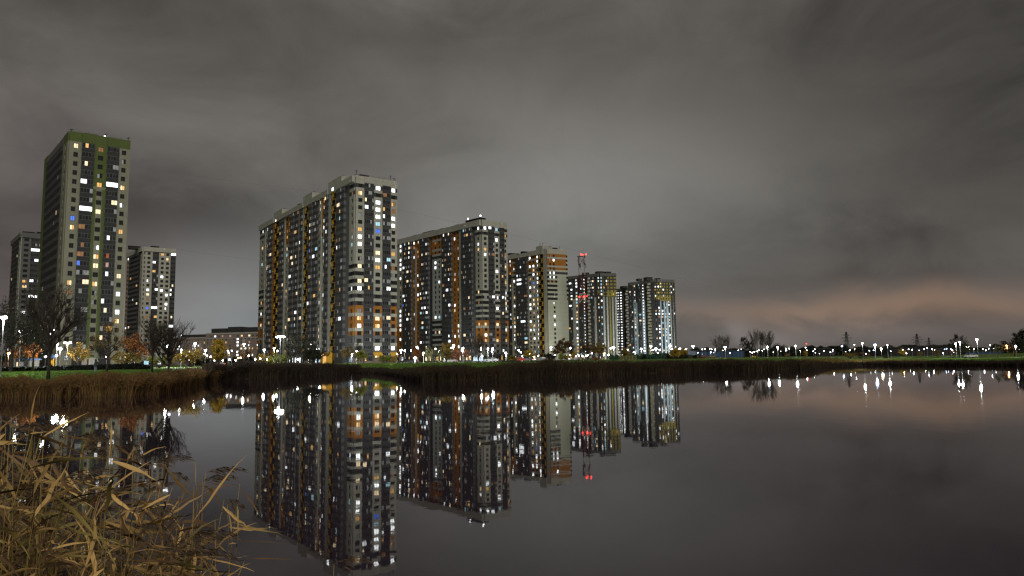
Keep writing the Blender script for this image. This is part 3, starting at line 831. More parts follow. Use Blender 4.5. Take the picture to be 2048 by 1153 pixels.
# ---- tower B3: third block with the plain cream gable
def build_third_block():
    c = (22.6, 448.0); ang = R(26)
    T = Tower('apartment_tower', 'third block with orange top storeys and a plain windowless cream end wall', c, 2.5, 74.0)
    T.fl = 2.78; T.zt = 74 - 3.2
    Fr = Face(T, c, ang, 15.0)
    core(T, Fr, 0, 15.0, 13, 73.3, 'midgrey')
    B = breaks(Fr, z7, 500, [370, 415, 465, 545, 568])
    for i in range(len(B)): B[i] = max(0, min(15, B[i]))
    zt_ = lambda r_: ('orange', 'cream' if r_ in (1, 3) else 'orange') if r_ < 4 else (('grey', 'cream_lit') if r_ == 4 else ('cream_lit', 'cream_lit'))
    zd = lambda r_: ('orange', 'cream' if r_ in (1, 3) else 'orange') if r_ < 4 else (('grey', 'cream') if r_ == 4 else ('dark', 'cream_lit') if r_ < 11 else ('cream_lit', 'cream_lit'))
    bay_win(Fr, 0.02, B[2], [(.22, .38), (.58, .76)], lambda r_: zd(r_), {(1, 1): 'H', (4, 0): 'W', (4, 1): 'H', (5, 0): 'W', (5, 1): 'W', (6, 0): 'd', (6, 1): 'd', (9, 1): 'g', (11, 1): 'W', (14, 1): 'H', (16, 1): 'H', (0, 0): 'g', (1, 0): 'd'}, .0, seed=1, skip=lambda r_, c_: r_ > 6 and c_ == 0)
    bay_win(Fr, B[2] + .001, B[3], [(.94, .97)], zt_, {}, 0, seed=2, skip=lambda r_, c_: True)
    bay_win(Fr, B[3] + .001, 15.0, [(.3, .9)], lambda r_: ('dark', 'cream_lit') if r_ < 10 else ('cream_lit', 'cream_lit'), {}, 0, seed=2, skip=lambda r_, c_: r_ > 10)
    L = 45.0; sa = R(133); left = Vector((c[0], c[1], 0)) + Vector((math.cos(sa), math.sin(sa), 0)) * L
    Sd = Face(T, left, sa + math.pi, L)
    P = lambda x: Sd.s_of(*z7(x, 550))
    core(T, Sd, 0, L - .4, 12, 73.3, 'grey')
    bay_blank(Sd, P(348), L - .36, 'cream', .36)
    bay_stair(Sd, P(306), P(347), lit=None)
    bay_win(Sd, P(284), P(305), [(.2, .75)], lambda r_: ('midgrey', 'cream'), None, .75, seed=4, mix='HHWWwcg')
    zo = lambda r_: ('orange', 'cream' if r_ in (1, 3) else 'orange') if r_ < 4 else (('grey', 'cream') if r_ == 4 else ('cream', 'cream'))
    bay_win(Sd, P(208), P(283), [(.16, .36), (.58, .78)], zo, {(0, 0): 'H', (2, 0): 'H', (2, 1): 'H', (4, 1): 'H', (7, 0): 'H', (7, 1): 'W', (8, 1): 'p', (9, 0): 'H', (10, 1): 'w', (11, 0): 'H', (11, 1): 'w', (12, 0): 'H', (16, 1): 'w', (13, 1): 'p', (6, 1): 'b'}, .15, seed=5)
    bay_loggia(Sd, P(110), P(205), {4: 'W', 5: 'W', 6: 'W', 15: 'W', 14: 'W', 18: 'o'}, .2, seed=51, out=1.2)
    bay_win(Sd, P(64), P(108), [(.36, .66)], zo, {(9, 0): 'w', (14, 0): 'o', (15, 0): 'o', (16, 0): 'H', (17, 0): 'p', (18, 0): 'W'}, .25, seed=6)
    bay_win(Sd, P(42), P(62), [(.25, .7)], lambda r_: ('orange', 'orange') if r_ < 4 else ('grey', 'grey'), {(0, 0): 'H', (1, 0): 'W', (16, 0): 'W', (14, 0): 'W', (9, 0): 'g'}, .1, seed=7)
    bay_win(Sd, max(0, P(4)), P(40), [(.3, .75)], lambda r_: ('orange', 'orange') if r_ < 4 else ('grey', 'grey'), {(0, 0): 'H', (1, 0): 'W', (8, 0): 'W', (13, 0): 'W', (16, 0): 'W'}, .15, seed=8)
    parapet(T, Sd, 0, P(290), T.zt + .03, 73.3, 'cream', 1.22)
    mb = MB(); mb.box(P(292), P(349), -.95, 9, T.zt + .06, 76.3, 'cream'); T.part('stair_tower', mb, Sd.M(0, 0, 0))
    p0 = Fr.M(9, -6, 0).translation; roof_box(T, p0.x, p0.y, 73.3, 3.2, 3, 2.2, ang=ang); p0 = Fr.M(4, -8, 0).translation; roof_box(T, p0.x, p0.y, 73.3, 5, 4, 3.2, ang=ang)
    p0 = Sd.M(P(140), -4, 0).translation; roof_box(T, p0.x, p0.y, 73.3, 4, 3.2, 1.8, ang=ang); p0 = Sd.M(P(40), -4, 0).translation; roof_box(T, p0.x, p0.y, 73.3, 7, 4, 1.8, ang=ang)
    for x in (300, 325): p0 = Sd.M(P(x), -2, 0).translation; antenna(T, p0.x, p0.y, 76.3, 2.4)
    p0 = Fr.M(12, -4, 0).translation; antenna(T, p0.x, p0.y, 73.9, 3)
    shopfronts(T, Sd, 1, L - 5, 9, 5); shopfronts(T, Fr, .3, 14.6, 4, 6, .5)
    T.finish({'window': 300, 'balcony': 300, 'stair_landing': 100, 'shopfront': 40})
build_third_block()

# ---- far grey and yellow towers
def far_tower(label, c, ang, wl, sa, L, front, side, top=74.0, seed=0, wallm='grey', caps=(), fz=None, fy=600):
    """front/side: list of (x0, x1 fractions, kind, options)"""
    T = Tower('apartment_tower', label, c, 2.5, top)
    T.fl = 2.75; T.rows = 25; T.zt = top - 2.6
    Fr = Face(T, c, ang, wl)
    core(T, Fr, 0, wl, 12, top - .6, wallm)
    left = Vector((c[0], c[1], 0)) + Vector((math.cos(sa), math.sin(sa), 0)) * L
    Sd = Face(T, left, sa + math.pi, L)
    core(T, Sd, 0, L - .4, 10, top - .6, wallm)
    k = seed
    for F, bays, W_ in ((Fr, front, wl), (Sd, side, L - .45)):
        for (a, b_, kind, op) in bays:
            k += 1
            x0, x1 = a * W_, b_ * W_ - .02
            if kind == 'w': bay_win(F, x0, x1, op.get('cols', [(.25, .75)]), op.get('zone', lambda r_: ('midgrey', 'midgrey')), op.get('lit'), min(1, op.get('p', .25) * 1.35), seed=k, wh=op.get('wh', 1.5), mix=op.get('mix', 'WWHHHwwogc'), parapet=op.get('par', 'midgrey'), out=op.get('out', .35))
            elif kind == 'l': bay_loggia(F, x0, x1, op.get('lit'), op.get('p', .1) * 1.5, seed=k, spand=op.get('sp', 'grey'), out=op.get('out', .9), mix='WWWwwogc')
            elif kind == 's': bay_stair(F, x0, x1, frame='olive_yellow', lit=op.get('lit', 'lit_orange'), back=op.get('back', 'midgrey'))
            elif kind == 't': bay_win(F, x0, x1, op['cols'], gy, None, op.get('p', .25), seed=k, mix='WHwwog', parapet='midgrey', out=.62, r1=6, zbase=T.zt - 6 * T.fl - .4)
            elif kind == 'b': bay_blank(F, x0, x1, op.get('m', 'white_panel'), op.get('out', .5), op.get('zt', T.top), op.get('zb', None))
        parapet(T, F, .02, W_ - .02, T.zt + .04, top, 'midgrey' if wallm != 'cream' else 'cream', .93 if F is Fr else .96)
    for (fx, fy_, sx_, sy_, h) in caps:
        p0 = Fr.M(fx, -fy_, 0).translation; roof_box(T, p0.x, p0.y, top - .6, sx_, sy_, h, ang=ang)
    shopfronts(T, Sd, .5, L - 1, 7, seed + 1, 1.0); shopfronts(T, Fr, .3, wl - .3, 3, seed + 2, 1.0)
    T.finish({'window': 300, 'balcony': 150, 'stair_landing': 60, 'shopfront': 20})
    return T
gy = lambda r_: ('olive_yellow', 'grey') if r_ < 5 else (('olive_yellow', 'olive_yellow') if r_ == 5 else ('grey', 'grey'))
wp = lambda r_: ('midgrey', 'midgrey') if r_ < 6 else ('white_panel', 'white_panel')
pb = lambda r_: ('midgrey', 'midgrey') if r_ < 6 else ('pale_blue', 'pale_blue')
TB = 74 - 2.6 - 6.3 * 2.75
T4C = [(.03, .09), (.15, .21), (.30, .36), (.44, .50), (.62, .68), (.82, .88)]
front4 = [(.17, 1., 't', dict(cols=[(.05, .12), (.24, .31), (.47, .54), (.72, .79)], p=.08)), (.0, .16, 'w', dict(zone=lambda r_: ('grey', 'grey'), p=.35)), (.16, .26, 'b', dict(m='white_panel', zt=TB)), (.26, .36, 'l', dict(p=.02)), (.36, .46, 'b', dict(m='white_panel', zt=TB)), (.46, .54, 'b', dict(m='grey', out=.2)), (.54, .62, 'b', dict(m='olive_yellow', zt=TB)),
          (.62, .70, 'b', dict(m='grey', out=.2)), (.70, .80, 'b', dict(m='white_panel', zt=TB)), (.80, .88, 'b', dict(m='grey', out=.2)), (.88, 1., 'b', dict(m='white_panel', zt=TB))]
side4 = [(0, .16, 'l', dict(p=.2)), (.16, .23, 'b', dict(zt=TB)), (.23, .33, 'w', dict(p=.5, zone=wp)), (.33, .37, 'b', dict(zt=TB)), (.37, .50, 'l', dict(p=.12)), (.50, .56, 'w', dict(p=.95, mix='HHHW', wh=1.0, cols=[(.2, .6)])), (.56, .62, 'b', dict(m='dark', out=.2)), (.62, .73, 's', dict(lit='lit_grey', back='midgrey')),
         (.73, .84, 'l', dict(p=.1)), (.84, .89, 'b', dict(zt=TB)), (.89, .94, 'b', dict(m='grey', out=.2)), (.94, 1., 'w', dict(p=.3, zone=gy))]
T4 = far_tower('fourth tower, grey with yellow bands and pale vertical stripes, behind the red and white mast', (73.2, 583.6), R(14), 14.4, R(138), 33.5, front4, side4, seed=100, caps=((9, 5, 5, 4, 2.2), (3, 8, 6, 5, 2.6), (-8, 12, 5, 4, 2.0)))
front5 = [(.14, .98, 't', dict(cols=[(.04, .10), (.20, .27), (.38, .45), (.56, .63), (.78, .85)], p=.12)), (0, .14, 'w', dict(zone=gy, p=.3)), (.14, .20, 'b', dict(m='pale_blue', zt=TB)), (.20, .34, 'w', dict(p=.35, zone=gy)), (.34, .42, 'b', dict(m='pale_blue', zt=TB)), (.42, .48, 'w', dict(cols=[(.2, .8)], p=.35, zone=gy)), (.48, .60, 'b', dict(m='pale_blue', zt=TB)), (.60, .70, 'w', dict(p=.3, zone=gy)),
          (.70, .76, 'b', dict(m='white_panel', zt=TB)), (.76, .86, 'l', dict(p=.15)), (.86, .90, 'b', dict(zt=TB)), (.90, 1., 'l', dict(p=.1))]
side5 = [(0, .10, 'l', dict(p=.12)), (.10, .18, 'l', dict(p=.2)), (.18, .26, 'w', dict(zone=pb, p=.3)), (.26, .33, 'b', dict(m='pale_blue', zt=TB)), (.33, .48, 'l', dict(p=.15)), (.48, .58, 'w', dict(p=1.0, mix='HHHH', zone=pb, wh=1.0, cols=[(.25, .6)])), (.58, .66, 'b', dict(m='dark', out=.2)), (.66, .80, 's', dict(lit='lit_grey', back='midgrey')), (.80, .92, 'b', dict(m='grey', out=.3)), (.92, 1., 'w', dict(zone=gy, p=.3))]
T5 = far_tower('fifth tower, farthest right, pale blue striped with a column of lit stair windows', (131.5, 636.4), R(22), 18.6, R(129), 34, front5, side5, seed=200, caps=((5, 6, 4, 4, 2.0), (-4, 8, 6, 6, 2.8), (-11, 12, 4, 4, 1.8)), top=74)
front6 = [(0, 1, 'b', dict(m='grey'))]
side6 = [(0, .2, 'w', dict(p=.6, zone=pb)), (.2, .38, 'w', dict(p=.7, mix='HHWW', wh=1.1, cols=[(.15, .4), (.6, .8)], zone=lambda r_: ('dark', 'grey'))), (.38, .58, 'w', dict(p=.85, mix='HHHHW', wh=1.0, cols=[(.2, .55)])), (.58, .66, 'b', dict(m='dark', out=.2)), (.66, .86, 's', dict(lit='lit_grey', back='midgrey')), (.86, 1., 'b', dict(m='grey', out=.3))]
T6 = far_tower('lower looking tower wedged behind the fifth tower with dense bright windows', (121.0, 706.0), R(22), 14, R(129), 28, front6, side6, seed=300, caps=((-5, 8, 6, 5, 2.0),))

def small_left_tower():
    c = (-221.4, 419.7)
    ck = lambda r_: ('cream', 'cream')
    cg = lambda r_: ('grey', 'cream')
    front = [(0, .07, 'w', dict(zone=ck, lit={}, p=0, par='cream')), (.07, .28, 'w', dict(cols=[(.25, .68)], zone=ck, par='cream', p=.0, lit={(6, 0): 'W', (8, 0): 'W', (9, 0): 'w', (10, 0): 'd', (12, 0): 'b', (14, 0): 'd'})),
             (.28, .47, 'l', dict(lit={2: 'W', 4: 'o', 6: 'g', 8: 'W', 12: 'H', 14: 'o'}, p=.03)), (.47, .53, 'b', dict(m='cream', out=.4)), (.53, .64, 'w', dict(cols=[(.1, .9)], zone=ck, par='cream', lit={(5, 0): 'H', (8, 0): 'H', (17, 0): 'o'}, p=.04)), (.64, .70, 'b', dict(m='cream', out=.4)),
             (.70, .79, 'w', dict(cols=[(.05, .95)], zone=cg, par='cream', lit={(1, 0): 'w', (9, 0): 'H', (12, 0): 'W'}, p=.04)), (.79, .84, 'b', dict(m='cream', out=.4)), (.84, 1., 'l', dict(lit={0: 'H', 7: 'w', 8: 'W', 9: 'W', 14: 'w', 16: 'H'}, p=.04))]
    side = [(0, .16, 'w', dict(zone=lambda r_: ('orange', 'far_pale'), p=.1)), (.16, .22, 'b', dict(m='cream')), (.22, .44, 'l', dict(p=.06, sp='dark')), (.44, .66, 'l', dict(p=.08, sp='dark')), (.66, .84, 'l', dict(p=.06, sp='dark')), (.84, .88, 'b', dict(m='dark', out=.2)), (.88, 1., 'w', dict(zone=ck, p=.05, par='cream'))]
    far_tower('small far cream and grey tower just right of the tall green striped tower', c, R(36), 17.8, R(133), 34, front, side, seed=400, caps=((7, 6, 4, 3.4, 2.0), (-4, 9, 6, 4, 1.6)), wallm='cream')
small_left_tower()
def behind_left_tower():
    c = (-258.9, 368.3)
    ck = lambda r_: ('cream', 'cream')
    front = [(0, .24, 'w', dict(zone=lambda r_: ('midgrey', 'midgrey'), p=.16, mix='wwWod', par='cream')), (.24, .5, 'l', dict(lit={1: 'g', 2: 'H', 8: 'W', 11: 'H', 14: 'W', 17: 'o', 18: 'w'}, p=.05)), (.5, 1., 'l', dict(p=.06))]
    side = [(0, .2, 'w', dict(zone=lambda r_: ('orange', 'far_pale'), p=.08)), (.2, .45, 'l', dict(p=.05, sp='dark')), (.45, .55, 'b', dict(m='orange')), (.55, .82, 'l', dict(p=.05, sp='dark')), (.82, 1., 'w', dict(zone=ck, p=.05, par='cream'))]
    far_tower('dim tower mostly hidden behind the tall green striped tower at the far left', c, R(38), 17, R(132), 36, front, side, seed=500, caps=((3, 5, 5, 3, 1.6), (9, 7, 4, 4, 2.2)))
behind_left_tower()

# ---- long panel blocks far behind the gap on the left
def panel_block(label, u0, u1, D, ztop, nfl, pipe, steps):
    p0 = at(u0, horizon(u0), D); p1 = at(u1, horizon(u1), D - 14)
    root = empty('apartment_block', (p0.x, p0.y, 2.5), label, 'apartment block', 'long low blocks behind the gap')
    ang = math.atan2(p1.y - p0.y, p1.x - p0.x); L = (p1 - p0).to_2d().length
    F = Face(type('o', (), {})(), (p0.x, p0.y), ang, L)
    inv = Matrix.Translation(-Vector((p0.x, p0.y, 2.5)))
    mb = MB(); mb.box(0, L, 0, 14, 1.5, ztop - 1.0, 'far_wall'); mb.build('wall', root, inv @ F.M(0, 0, 0))
    mb = MB(); mb.box(-.2, L + .2, -.25, 14.2, ztop - .99, ztop, 'far_pale'); mb.build('cornice', root, inv @ F.M(0, 0, 0))
    mb = MB(); mb.box(-.1, L + .1, -.12, -.01, ztop - 4.6, ztop - 4.1, 'far_pale'); mb.build('ledge', root, inv @ F.M(0, 0, 0))
    fh = (ztop - 5) / nfl; rr = random.Random(int(u0))
    n = int(L / 3.4); cnt = 0
    for i in range(n):
        for k in range(nfl):
            st = rr.choice('WHwwoHp') if rr.random() < .22 else 'k'
            if rr.random() > .55 and st == 'k': continue
            if cnt > 290: break
            o = bpy.data.objects.new('window', window_mesh(1.7, 1.5, st, 'frame_white', rr.randint(0, 2))); cnt += 1
            link(o, root, inv @ F.M(1 + i * 3.4, .1, 3.5 + k * fh + .6))
    for i in range(0, n, 3):
        mb = MB(); mb.box(0, 2.6, -.7, 0, 4, ztop - 5.5, 'far_pale' if i % 2 else 'far_wall'); mb.build('balcony_stack', root, inv @ F.M(2.9 + i * 3.4, .02, 0))
    for (a, b_, h) in steps:
        mb = MB(); mb.box(a * L, b_ * L, 2, 12, ztop + .004, ztop + h, 'roof_felt'); mb.build('roof_housing', root, inv @ F.M(0, 0, 0))
panel_block('long low block with pale cornice lines directly left of the largest tower', 410, 540, 560, 27.5, 9, 0, ((.06, .30, 3.6), (.32, .52, 4.6), (.55, .80, 4.0), (.8, .98, 5.2)))
panel_block('lower far block fading behind bare trees left of the long low block', 340, 424, 680, 28.5, 9, 0, ((.25, .75, 2.8),))

# ------------------------------------------------------------------ mast, pylons, chimney, sheds
def telecom_mast():
    D = 434.0; b0 = at(1168, horizon(1168), D)
    root = empty('telecom_mast', (b0.x, b0.y, 2.5), 'red and white lattice mast with red beacon lights in front of the grey towers', 'mast')
    zt = 66.5; n = 11
    secs = [(2.5 + (zt - 2.5) * i / n) for i in range(n + 1)]
    for i in range(n):
        w0 = 2.4 - 1.0 * i / n if i < 8 else 1.75; w1 = 2.4 - 1.0 * (i + 1) / n if i < 7 else 1.75
        mb = MB(); m = 'metal_dark' if i < 5 else 'mast_red' if (n - 1 - i) % 3 != 1 else 'mast_white'
        a, c_ = secs[i] - 2.5, secs[i + 1] - 2.5
        cs = [(-1, -1), (1, -1), (1, 1), (-1, 1)]
        for k in range(4):
            p_, q_ = cs[k], cs[(k + 1) % 4]
            mb.tube([(p_[0] * w0, p_[1] * w0, a), (p_[0] * w1, p_[1] * w1, c_)], .17, 5, m)
            mb.tube([(p_[0] * w0, p_[1] * w0, a), (q_[0] * w1, q_[1] * w1, c_)], .10, 4, m)
            mb.tube([(q_[0] * w0, q_[1] * w0, a), (p_[0] * w1, p_[1] * w1, c_)], .10, 4, m)
            mb.tube([(p_[0] * w1, p_[1] * w1, c_), (q_[0] * w1, q_[1] * w1, c_)], .14, 4, m)
        mb.build('mast_section', root)
    for k in range(6):
        a = k * 1.05; mb = MB(); mb.box(-.25, .25, -.15, .15, 0, 2.6, 'frame_white' if k % 2 else 'metal_dark')
        mb.build('antenna_panel', root, Matrix.Translation((2.5 * math.cos(a), 2.5 * math.sin(a), 56.8 + (k % 2) * 3.2)) @ Matrix.Rotation(a + 1.57, 4, 'Z'))
    mb = MB(); mb.box(-2.6, 2.6, -2.6, 2.6, 64.0, 64.2, 'metal_grey'); mb.build('platform', root)
    for (x, z, r_) in ((-.6, 64.9, .42), (.3, 64.6, .4), (2.4, 64.9, .4), (-2.2, 38.6, .45), (.6, 38.6, .55), (2.4, 38.9, .3)):
        mb = MB(); mb.tube([(0, 0, -r_), (0, 0, -r_ * .6), (0, 0, r_ * .6), (0, 0, r_)], [r_ * .5, r_, r_, r_ * .5], 10, 'lamp_red'); mb.build('beacon', root, Matrix.Translation((x, -2.9, z)))
telecom_mast()
def pylon(u, vtop, D, arms, label):
    b0 = at(u, horizon(u), D); zt = at(u, vtop, D).z - 2.5
    root = empty('power_pylon', (b0.x, b0.y, 2.5), label, 'pylon', 'power pylons on the right horizon')
    mb = MB(); w = zt * .09
    cs = [(-1, -1), (1, -1), (1, 1), (-1, 1)]
    n = 7
    for i in range(n):
        a, c_ = i / n, (i + 1) / n
        w0, w1 = w * (1 - a) ** 1.3 + .35, w * (1 - c_) ** 1.3 + .35
        for k in range(4):
            p_, q_ = cs[k], cs[(k + 1) % 4]
            mb.tube([(p_[0] * w0, p_[1] * w0, a * zt), (p_[0] * w1, p_[1] * w1, c_ * zt)], .17, 4, 'metal_dark')
            mb.tube([(p_[0] * w0, p_[1] * w0, a * zt), (q_[0] * w1, q_[1] * w1, c_ * zt)], .11, 4, 'metal_dark')
    mb.build('lattice_body', root)
    for f, wl in arms:
        mb = MB(); z = f * zt
        for sx_ in (-1, 1):
            mb.tube([(0, 0, z + .8), (sx_ * wl, 0, z)], .13, 4, 'metal_dark'); mb.tube([(0, 0, z - .5), (sx_ * wl, 0, z)], .12, 4, 'metal_dark')
        mb.build('cross_arm', root)
pylon(1695, 664, 529, ((.62, 3.2), (.74, 4.0), (.86, 2.6)), 'tallest thin pylon, left of the long dark shed roof')
pylon(1836, 668, 560, ((.60, 3.6), (.72, 4.6), (.84, 3.4)), 'wide armed pylon rising behind the long dark shed')
pylon(1859.5, 676, 700, ((.62, 3.2), (.76, 4.2)), 'smallest pylon, right of the wide armed pylon behind the shed')
def slab_sign():
    D = 330; b0 = at(1524, horizon(1524), D); z0 = at(1524, 691, D).z; z_1 = at(1524, 666, D).z
    root = empty('pylon_sign', (b0.x, b0.y, 2.6), 'dark unlit vertical slab sign standing between two bare trees', 'sign')
    mb = MB(); mb.box(-.75, .75, -.3, .3, z0 - 2.6, z_1 - 2.6, 'metal_dark'); mb.build('sign_board', root)
    for x in (-.4, .4):
        mb = MB(); mb.tube([(x, 0, -.3), (x, 0, z0 - 2.6)], .12, 8, 'metal_dark'); mb.build('post', root)
slab_sign()
def shed(u0, u1, D, v_top, dep, label, wallm, roofm, cat='shed'):
    p0 = at(u0, horizon(u0), D); p1 = at(u1, horizon(u1), D)
    zt = at((u0 + u1) / 2, v_top, D).z
    root = empty('warehouse', (p0.x, p0.y, 2.6), label, cat)
    L = p1.x - p0.x
    mb = MB(); mb.box(0, L, 0, dep, -.5, zt - 3.2, wallm); mb.build('wall', root)
    mb = MB(); mb.v = [(-.4, -.6, zt - 3.19), (L + .4, -.6, zt - 3.19), (L + .4, dep + .6, zt - 3.19), (-.4, dep + .6, zt - 3.19), (-.4, dep / 2, zt - 2.6), (L + .4, dep / 2, zt - 2.6)]
    for f in ((0, 1, 5, 4), (2, 3, 4, 5), (0, 4, 3), (1, 2, 5), (0, 3, 2, 1)): mb.f.append(list(f)); mb.m.append(mb.mi(roofm))
    mb.build('roof', root)
    n = int(L / 6)
    for i in range(n):
        mb = MB(); mb.box(0, .35, -.25, -.004, -.5, zt - 3.3, roofm); mb.build('pier', root, Matrix.Translation((2 + i * 6.0, 0, 0)))
    return root
mat('shed_dark', (.020, .020, .022), .8, .2, .2); mat('shed_blue', (.035, .075, .16), .8, .15, .2); mat('shed_roof', (.03, .03, .033), .8, .2, .2)
shed(1784, 1922, 420, 693, 60, 'long dark warehouse with a flat roof beneath the pylons', 'shed_dark', 'shed_roof')
shed(1393, 1488, 520, 700.5, 30, 'long low blue walled shed right of the farthest tower', 'shed_blue', 'shed_roof')
shed(1930, 2004, 480, 702, 30, 'low blue lit shed near the right edge', 'shed_blue', 'shed_roof')
shed(1635, 1672, 480, 697, 20, 'small dark shed roof among the far trees', 'shed_dark', 'shed_roof')

# two faint cables crossing the sky above the towers
def cable(pts, D, r_, label):
    P_ = [at(u, v, D) for u, v in pts]
    c_ = P_[0].copy()
    mb = MB(); mb.tube([p_ - c_ for p_ in P_], r_, 4, 'metal_grey', cap=False)
    o = mb.build('power_cable', None, Matrix.Translation(c_)); tag(o, label, 'cable', 'power cables across the sky')
cable([(-900, 140), (-300, 236), (0, 289), (160, 314), (340, 346), (520, 370), (640, 385), (800, 420), (1050, 476), (1300, 540), (1500, 598)], 380, .035, 'upper thin cable crossing the cloudy sky over the towers')
cable([(-900, 330), (-300, 412), (0, 455), (260, 487), (380, 503), (520, 522), (700, 548), (900, 580)], 460, .045, 'lower thin cable crossing the sky left of the largest tower')

# ------------------------------------------------------------------ trees
_TREE = {}
def grow(seed, kind):
    """unit-height tree: trunk mesh data, branch segments, crown sample points"""
    rr = random.Random(seed)
    trunk, segs, tips = [], [], []
    def branch(p_, d, L, r_, depth, up, spread, kids):
        pts = [p_]; n = 4 if depth < 2 else 3
        q_ = p_
        for i in range(n):
            d = (d + Vector((rr.uniform(-1, 1), rr.uniform(-1, 1), rr.uniform(-.6, 1) + up)) * .16).normalized()
            q_ = q_ + d * (L / n); pts.append(q_)
        segs.append((pts, [r_ * (1 - .65 * i / n) for i in range(n + 1)], depth))
        if depth >= 3:
            tips.append(pts[-1]); tips.append(pts[1]); return
        for k in range(kids):
            f = rr.uniform(.3, 1.0) if k else 1.0
            i = min(n - 1, int(f * n)); b0 = pts[i].lerp(pts[i + 1], f * n - i if i < n else 1)
            a = rr.uniform(0, 2 * math.pi); s_ = rr.uniform(.55, 1.15) * spread
            o = d.orthogonal().normalized(); e = d.cross(o)
            nd = (d + (o * math.cos(a) + e * math.sin(a)) * s_ + Vector((0, 0, up * .35))).normalized()
            branch(b0, nd, L * rr.uniform(.52, .74), r_ * .48, depth + 1, up, spread, kids)
    if kind == 'bare':
        trunk = [Vector((0, 0, 0)), Vector((.01, 0, .16)), Vector((0, .01, .32)), Vector((.02, 0, .5))]
        for z, n in ((.30, 4), (.38, 4), (.46, 4)):
            for k in range(n):
                a = rr.uniform(0, 6.28)
                branch(Vector((0, 0, z)), Vector((math.cos(a) * .8, math.sin(a) * .8, .75)).normalized(), .32, .016, 0, .25, .75, 4)
        branch(trunk[-1], Vector((0, 0, 1)), .28, .018, 0, .3, .7, 5)
    elif kind == 'fan':
        trunk = [Vector((0, 0, 0)), Vector((0, 0, .1)), Vector((.01, 0, .22))]
        for k in range(9):
            a = rr.uniform(0, 6.28); w = rr.uniform(.15, .75)
            branch(trunk[-1] * rr.uniform(.6, 1), Vector((math.cos(a) * w, math.sin(a) * w, 1)).normalized(), .46, .014, 0, .25, .45, 4)
    elif kind == 'round':
        trunk = [Vector((0, 0, 0)), Vector((.01, 0, .15)), Vector((0, 0, .3)), Vector((0, 0, .62))]
        for k in range(13):
            z = rr.uniform(.2, .62); a = k * 2.4
            branch(Vector((0, 0, z)), Vector((math.cos(a), math.sin(a), .65)).normalized(), .27, .012, 0, .15, .8, 3)
        branch(trunk[-1], Vector((0, 0, 1)), .24, .012, 0, .2, .6, 4)
    elif kind == 'narrow':
        trunk = [Vector((0, 0, 0)), Vector((0, 0, .3)), Vector((0, 0, .7)), Vector((0, 0, .95))]
        for k in range(26):
            z = .1 + .8 * k / 26; a = k * 2.4
            branch(Vector((0, 0, z)), Vector((math.cos(a), math.sin(a), 1.3)).normalized(), .17 * (1.15 - abs(z - .4)), .007, 1, .3, .6, 3)
    elif kind == 'bush':
        trunk = [Vector((0, 0, 0)), Vector((0, 0, .08))]
        for k in range(15):
            a = rr.uniform(0, 6.28); w = rr.uniform(.1, 1.2)
            branch(Vector((math.cos(a) * .03, math.sin(a) * .03, .02)), Vector((math.cos(a) * w, math.sin(a) * w, 1)).normalized(), .42, .010, 1, .1, .8, 4)
    elif kind == 'willow':
        trunk = [Vector((0, 0, 0)), Vector((.01, 0, .2)), Vector((0, 0, .42))]
        for k in range(12):
            a = k * 2.4; w = rr.uniform(.4, 1.1)
            branch(trunk[-1] * rr.uniform(.6, 1), Vector((math.cos(a) * w, math.sin(a) * w, .8)).normalized(), .36, .014, 0, -.05, .8, 3)
    elif kind == 'pine':
        trunk = [Vector((0, 0, 0)), Vector((0, 0, .4)), Vector((.02, 0, .8)), Vector((.02, 0, 1))]
        for k in range(20):
            z = .45 + .5 * k / 20; a = k * 2.4
            branch(Vector((.01, 0, z)), Vector((math.cos(a), math.sin(a), .25)).normalized(), .24 * (1.35 - z), .007, 2, .05, .7, 3)
    return trunk, segs, tips
def tree_meshes(kind, seed, leaf, nleaf, lsize, bark='bark', tmin=.0):
    key = (kind, seed, leaf, nleaf, lsize, bark, tmin)
    if key in _TREE: return _TREE[key]
    trunk, segs, tips = grow(seed, kind)
    mb = MB(); r0 = {'bare': .019, 'fan': .035, 'round': .020, 'narrow': .016, 'bush': .03, 'willow': .035, 'pine': .02}[kind]
    mb.tube(trunk, [r0 * 1.25] + [r0 * (1 - .45 * i / len(trunk)) for i in range(1, len(trunk))], 8, bark)
    tm = mb.mesh('trunk', True)
    mb = MB()
    for pts, rad, depth in segs: mb.tube(pts, [max(r_, tmin or .0016) for r_ in rad], 4 if depth < 2 else 3, bark, cap=False)
    bm_ = mb.mesh('branches')
    cm = None
    if nleaf:
        g = np.random.default_rng(seed * 13 + nleaf)
        T_ = np.array([list(x) for x in tips]); c_ = T_[g.integers(0, len(T_), nleaf)] + g.normal(0, .022, (nleaf, 3))
        if kind == 'willow': c_[:, 2] -= np.abs(g.normal(0, .16, nleaf)); c_[:, 2] = np.maximum(c_[:, 2], .04)
        c_[:, 2] = np.maximum(c_[:, 2], .03)
        a = g.normal(size=(nleaf, 3)); a /= np.linalg.norm(a, axis=1)[:, None]
        b_ = np.cross(a, g.normal(size=(nleaf, 3))); b_ /= np.linalg.norm(b_, axis=1)[:, None]
        s_ = (lsize * g.uniform(.6, 1.35, nleaf))[:, None]
        V = np.stack([c_ - a * s_, c_ + b_ * s_ * .55, c_ + a * s_, c_ - b_ * s_ * .55], 1).reshape(-1, 3)
        cl = np.repeat(g.uniform(.45, 1.5, nleaf)[:, None] * (1 + g.normal(0, .12, (nleaf, 3))), 4, 0)
        cm = np_mesh('crown', V, np.arange(nleaf * 4).reshape(-1, 4), [leaf], np.concatenate([cl, np.ones((nleaf * 4, 1))], 1))
    _TREE[key] = (tm, bm_, cm)
    return _TREE[key]
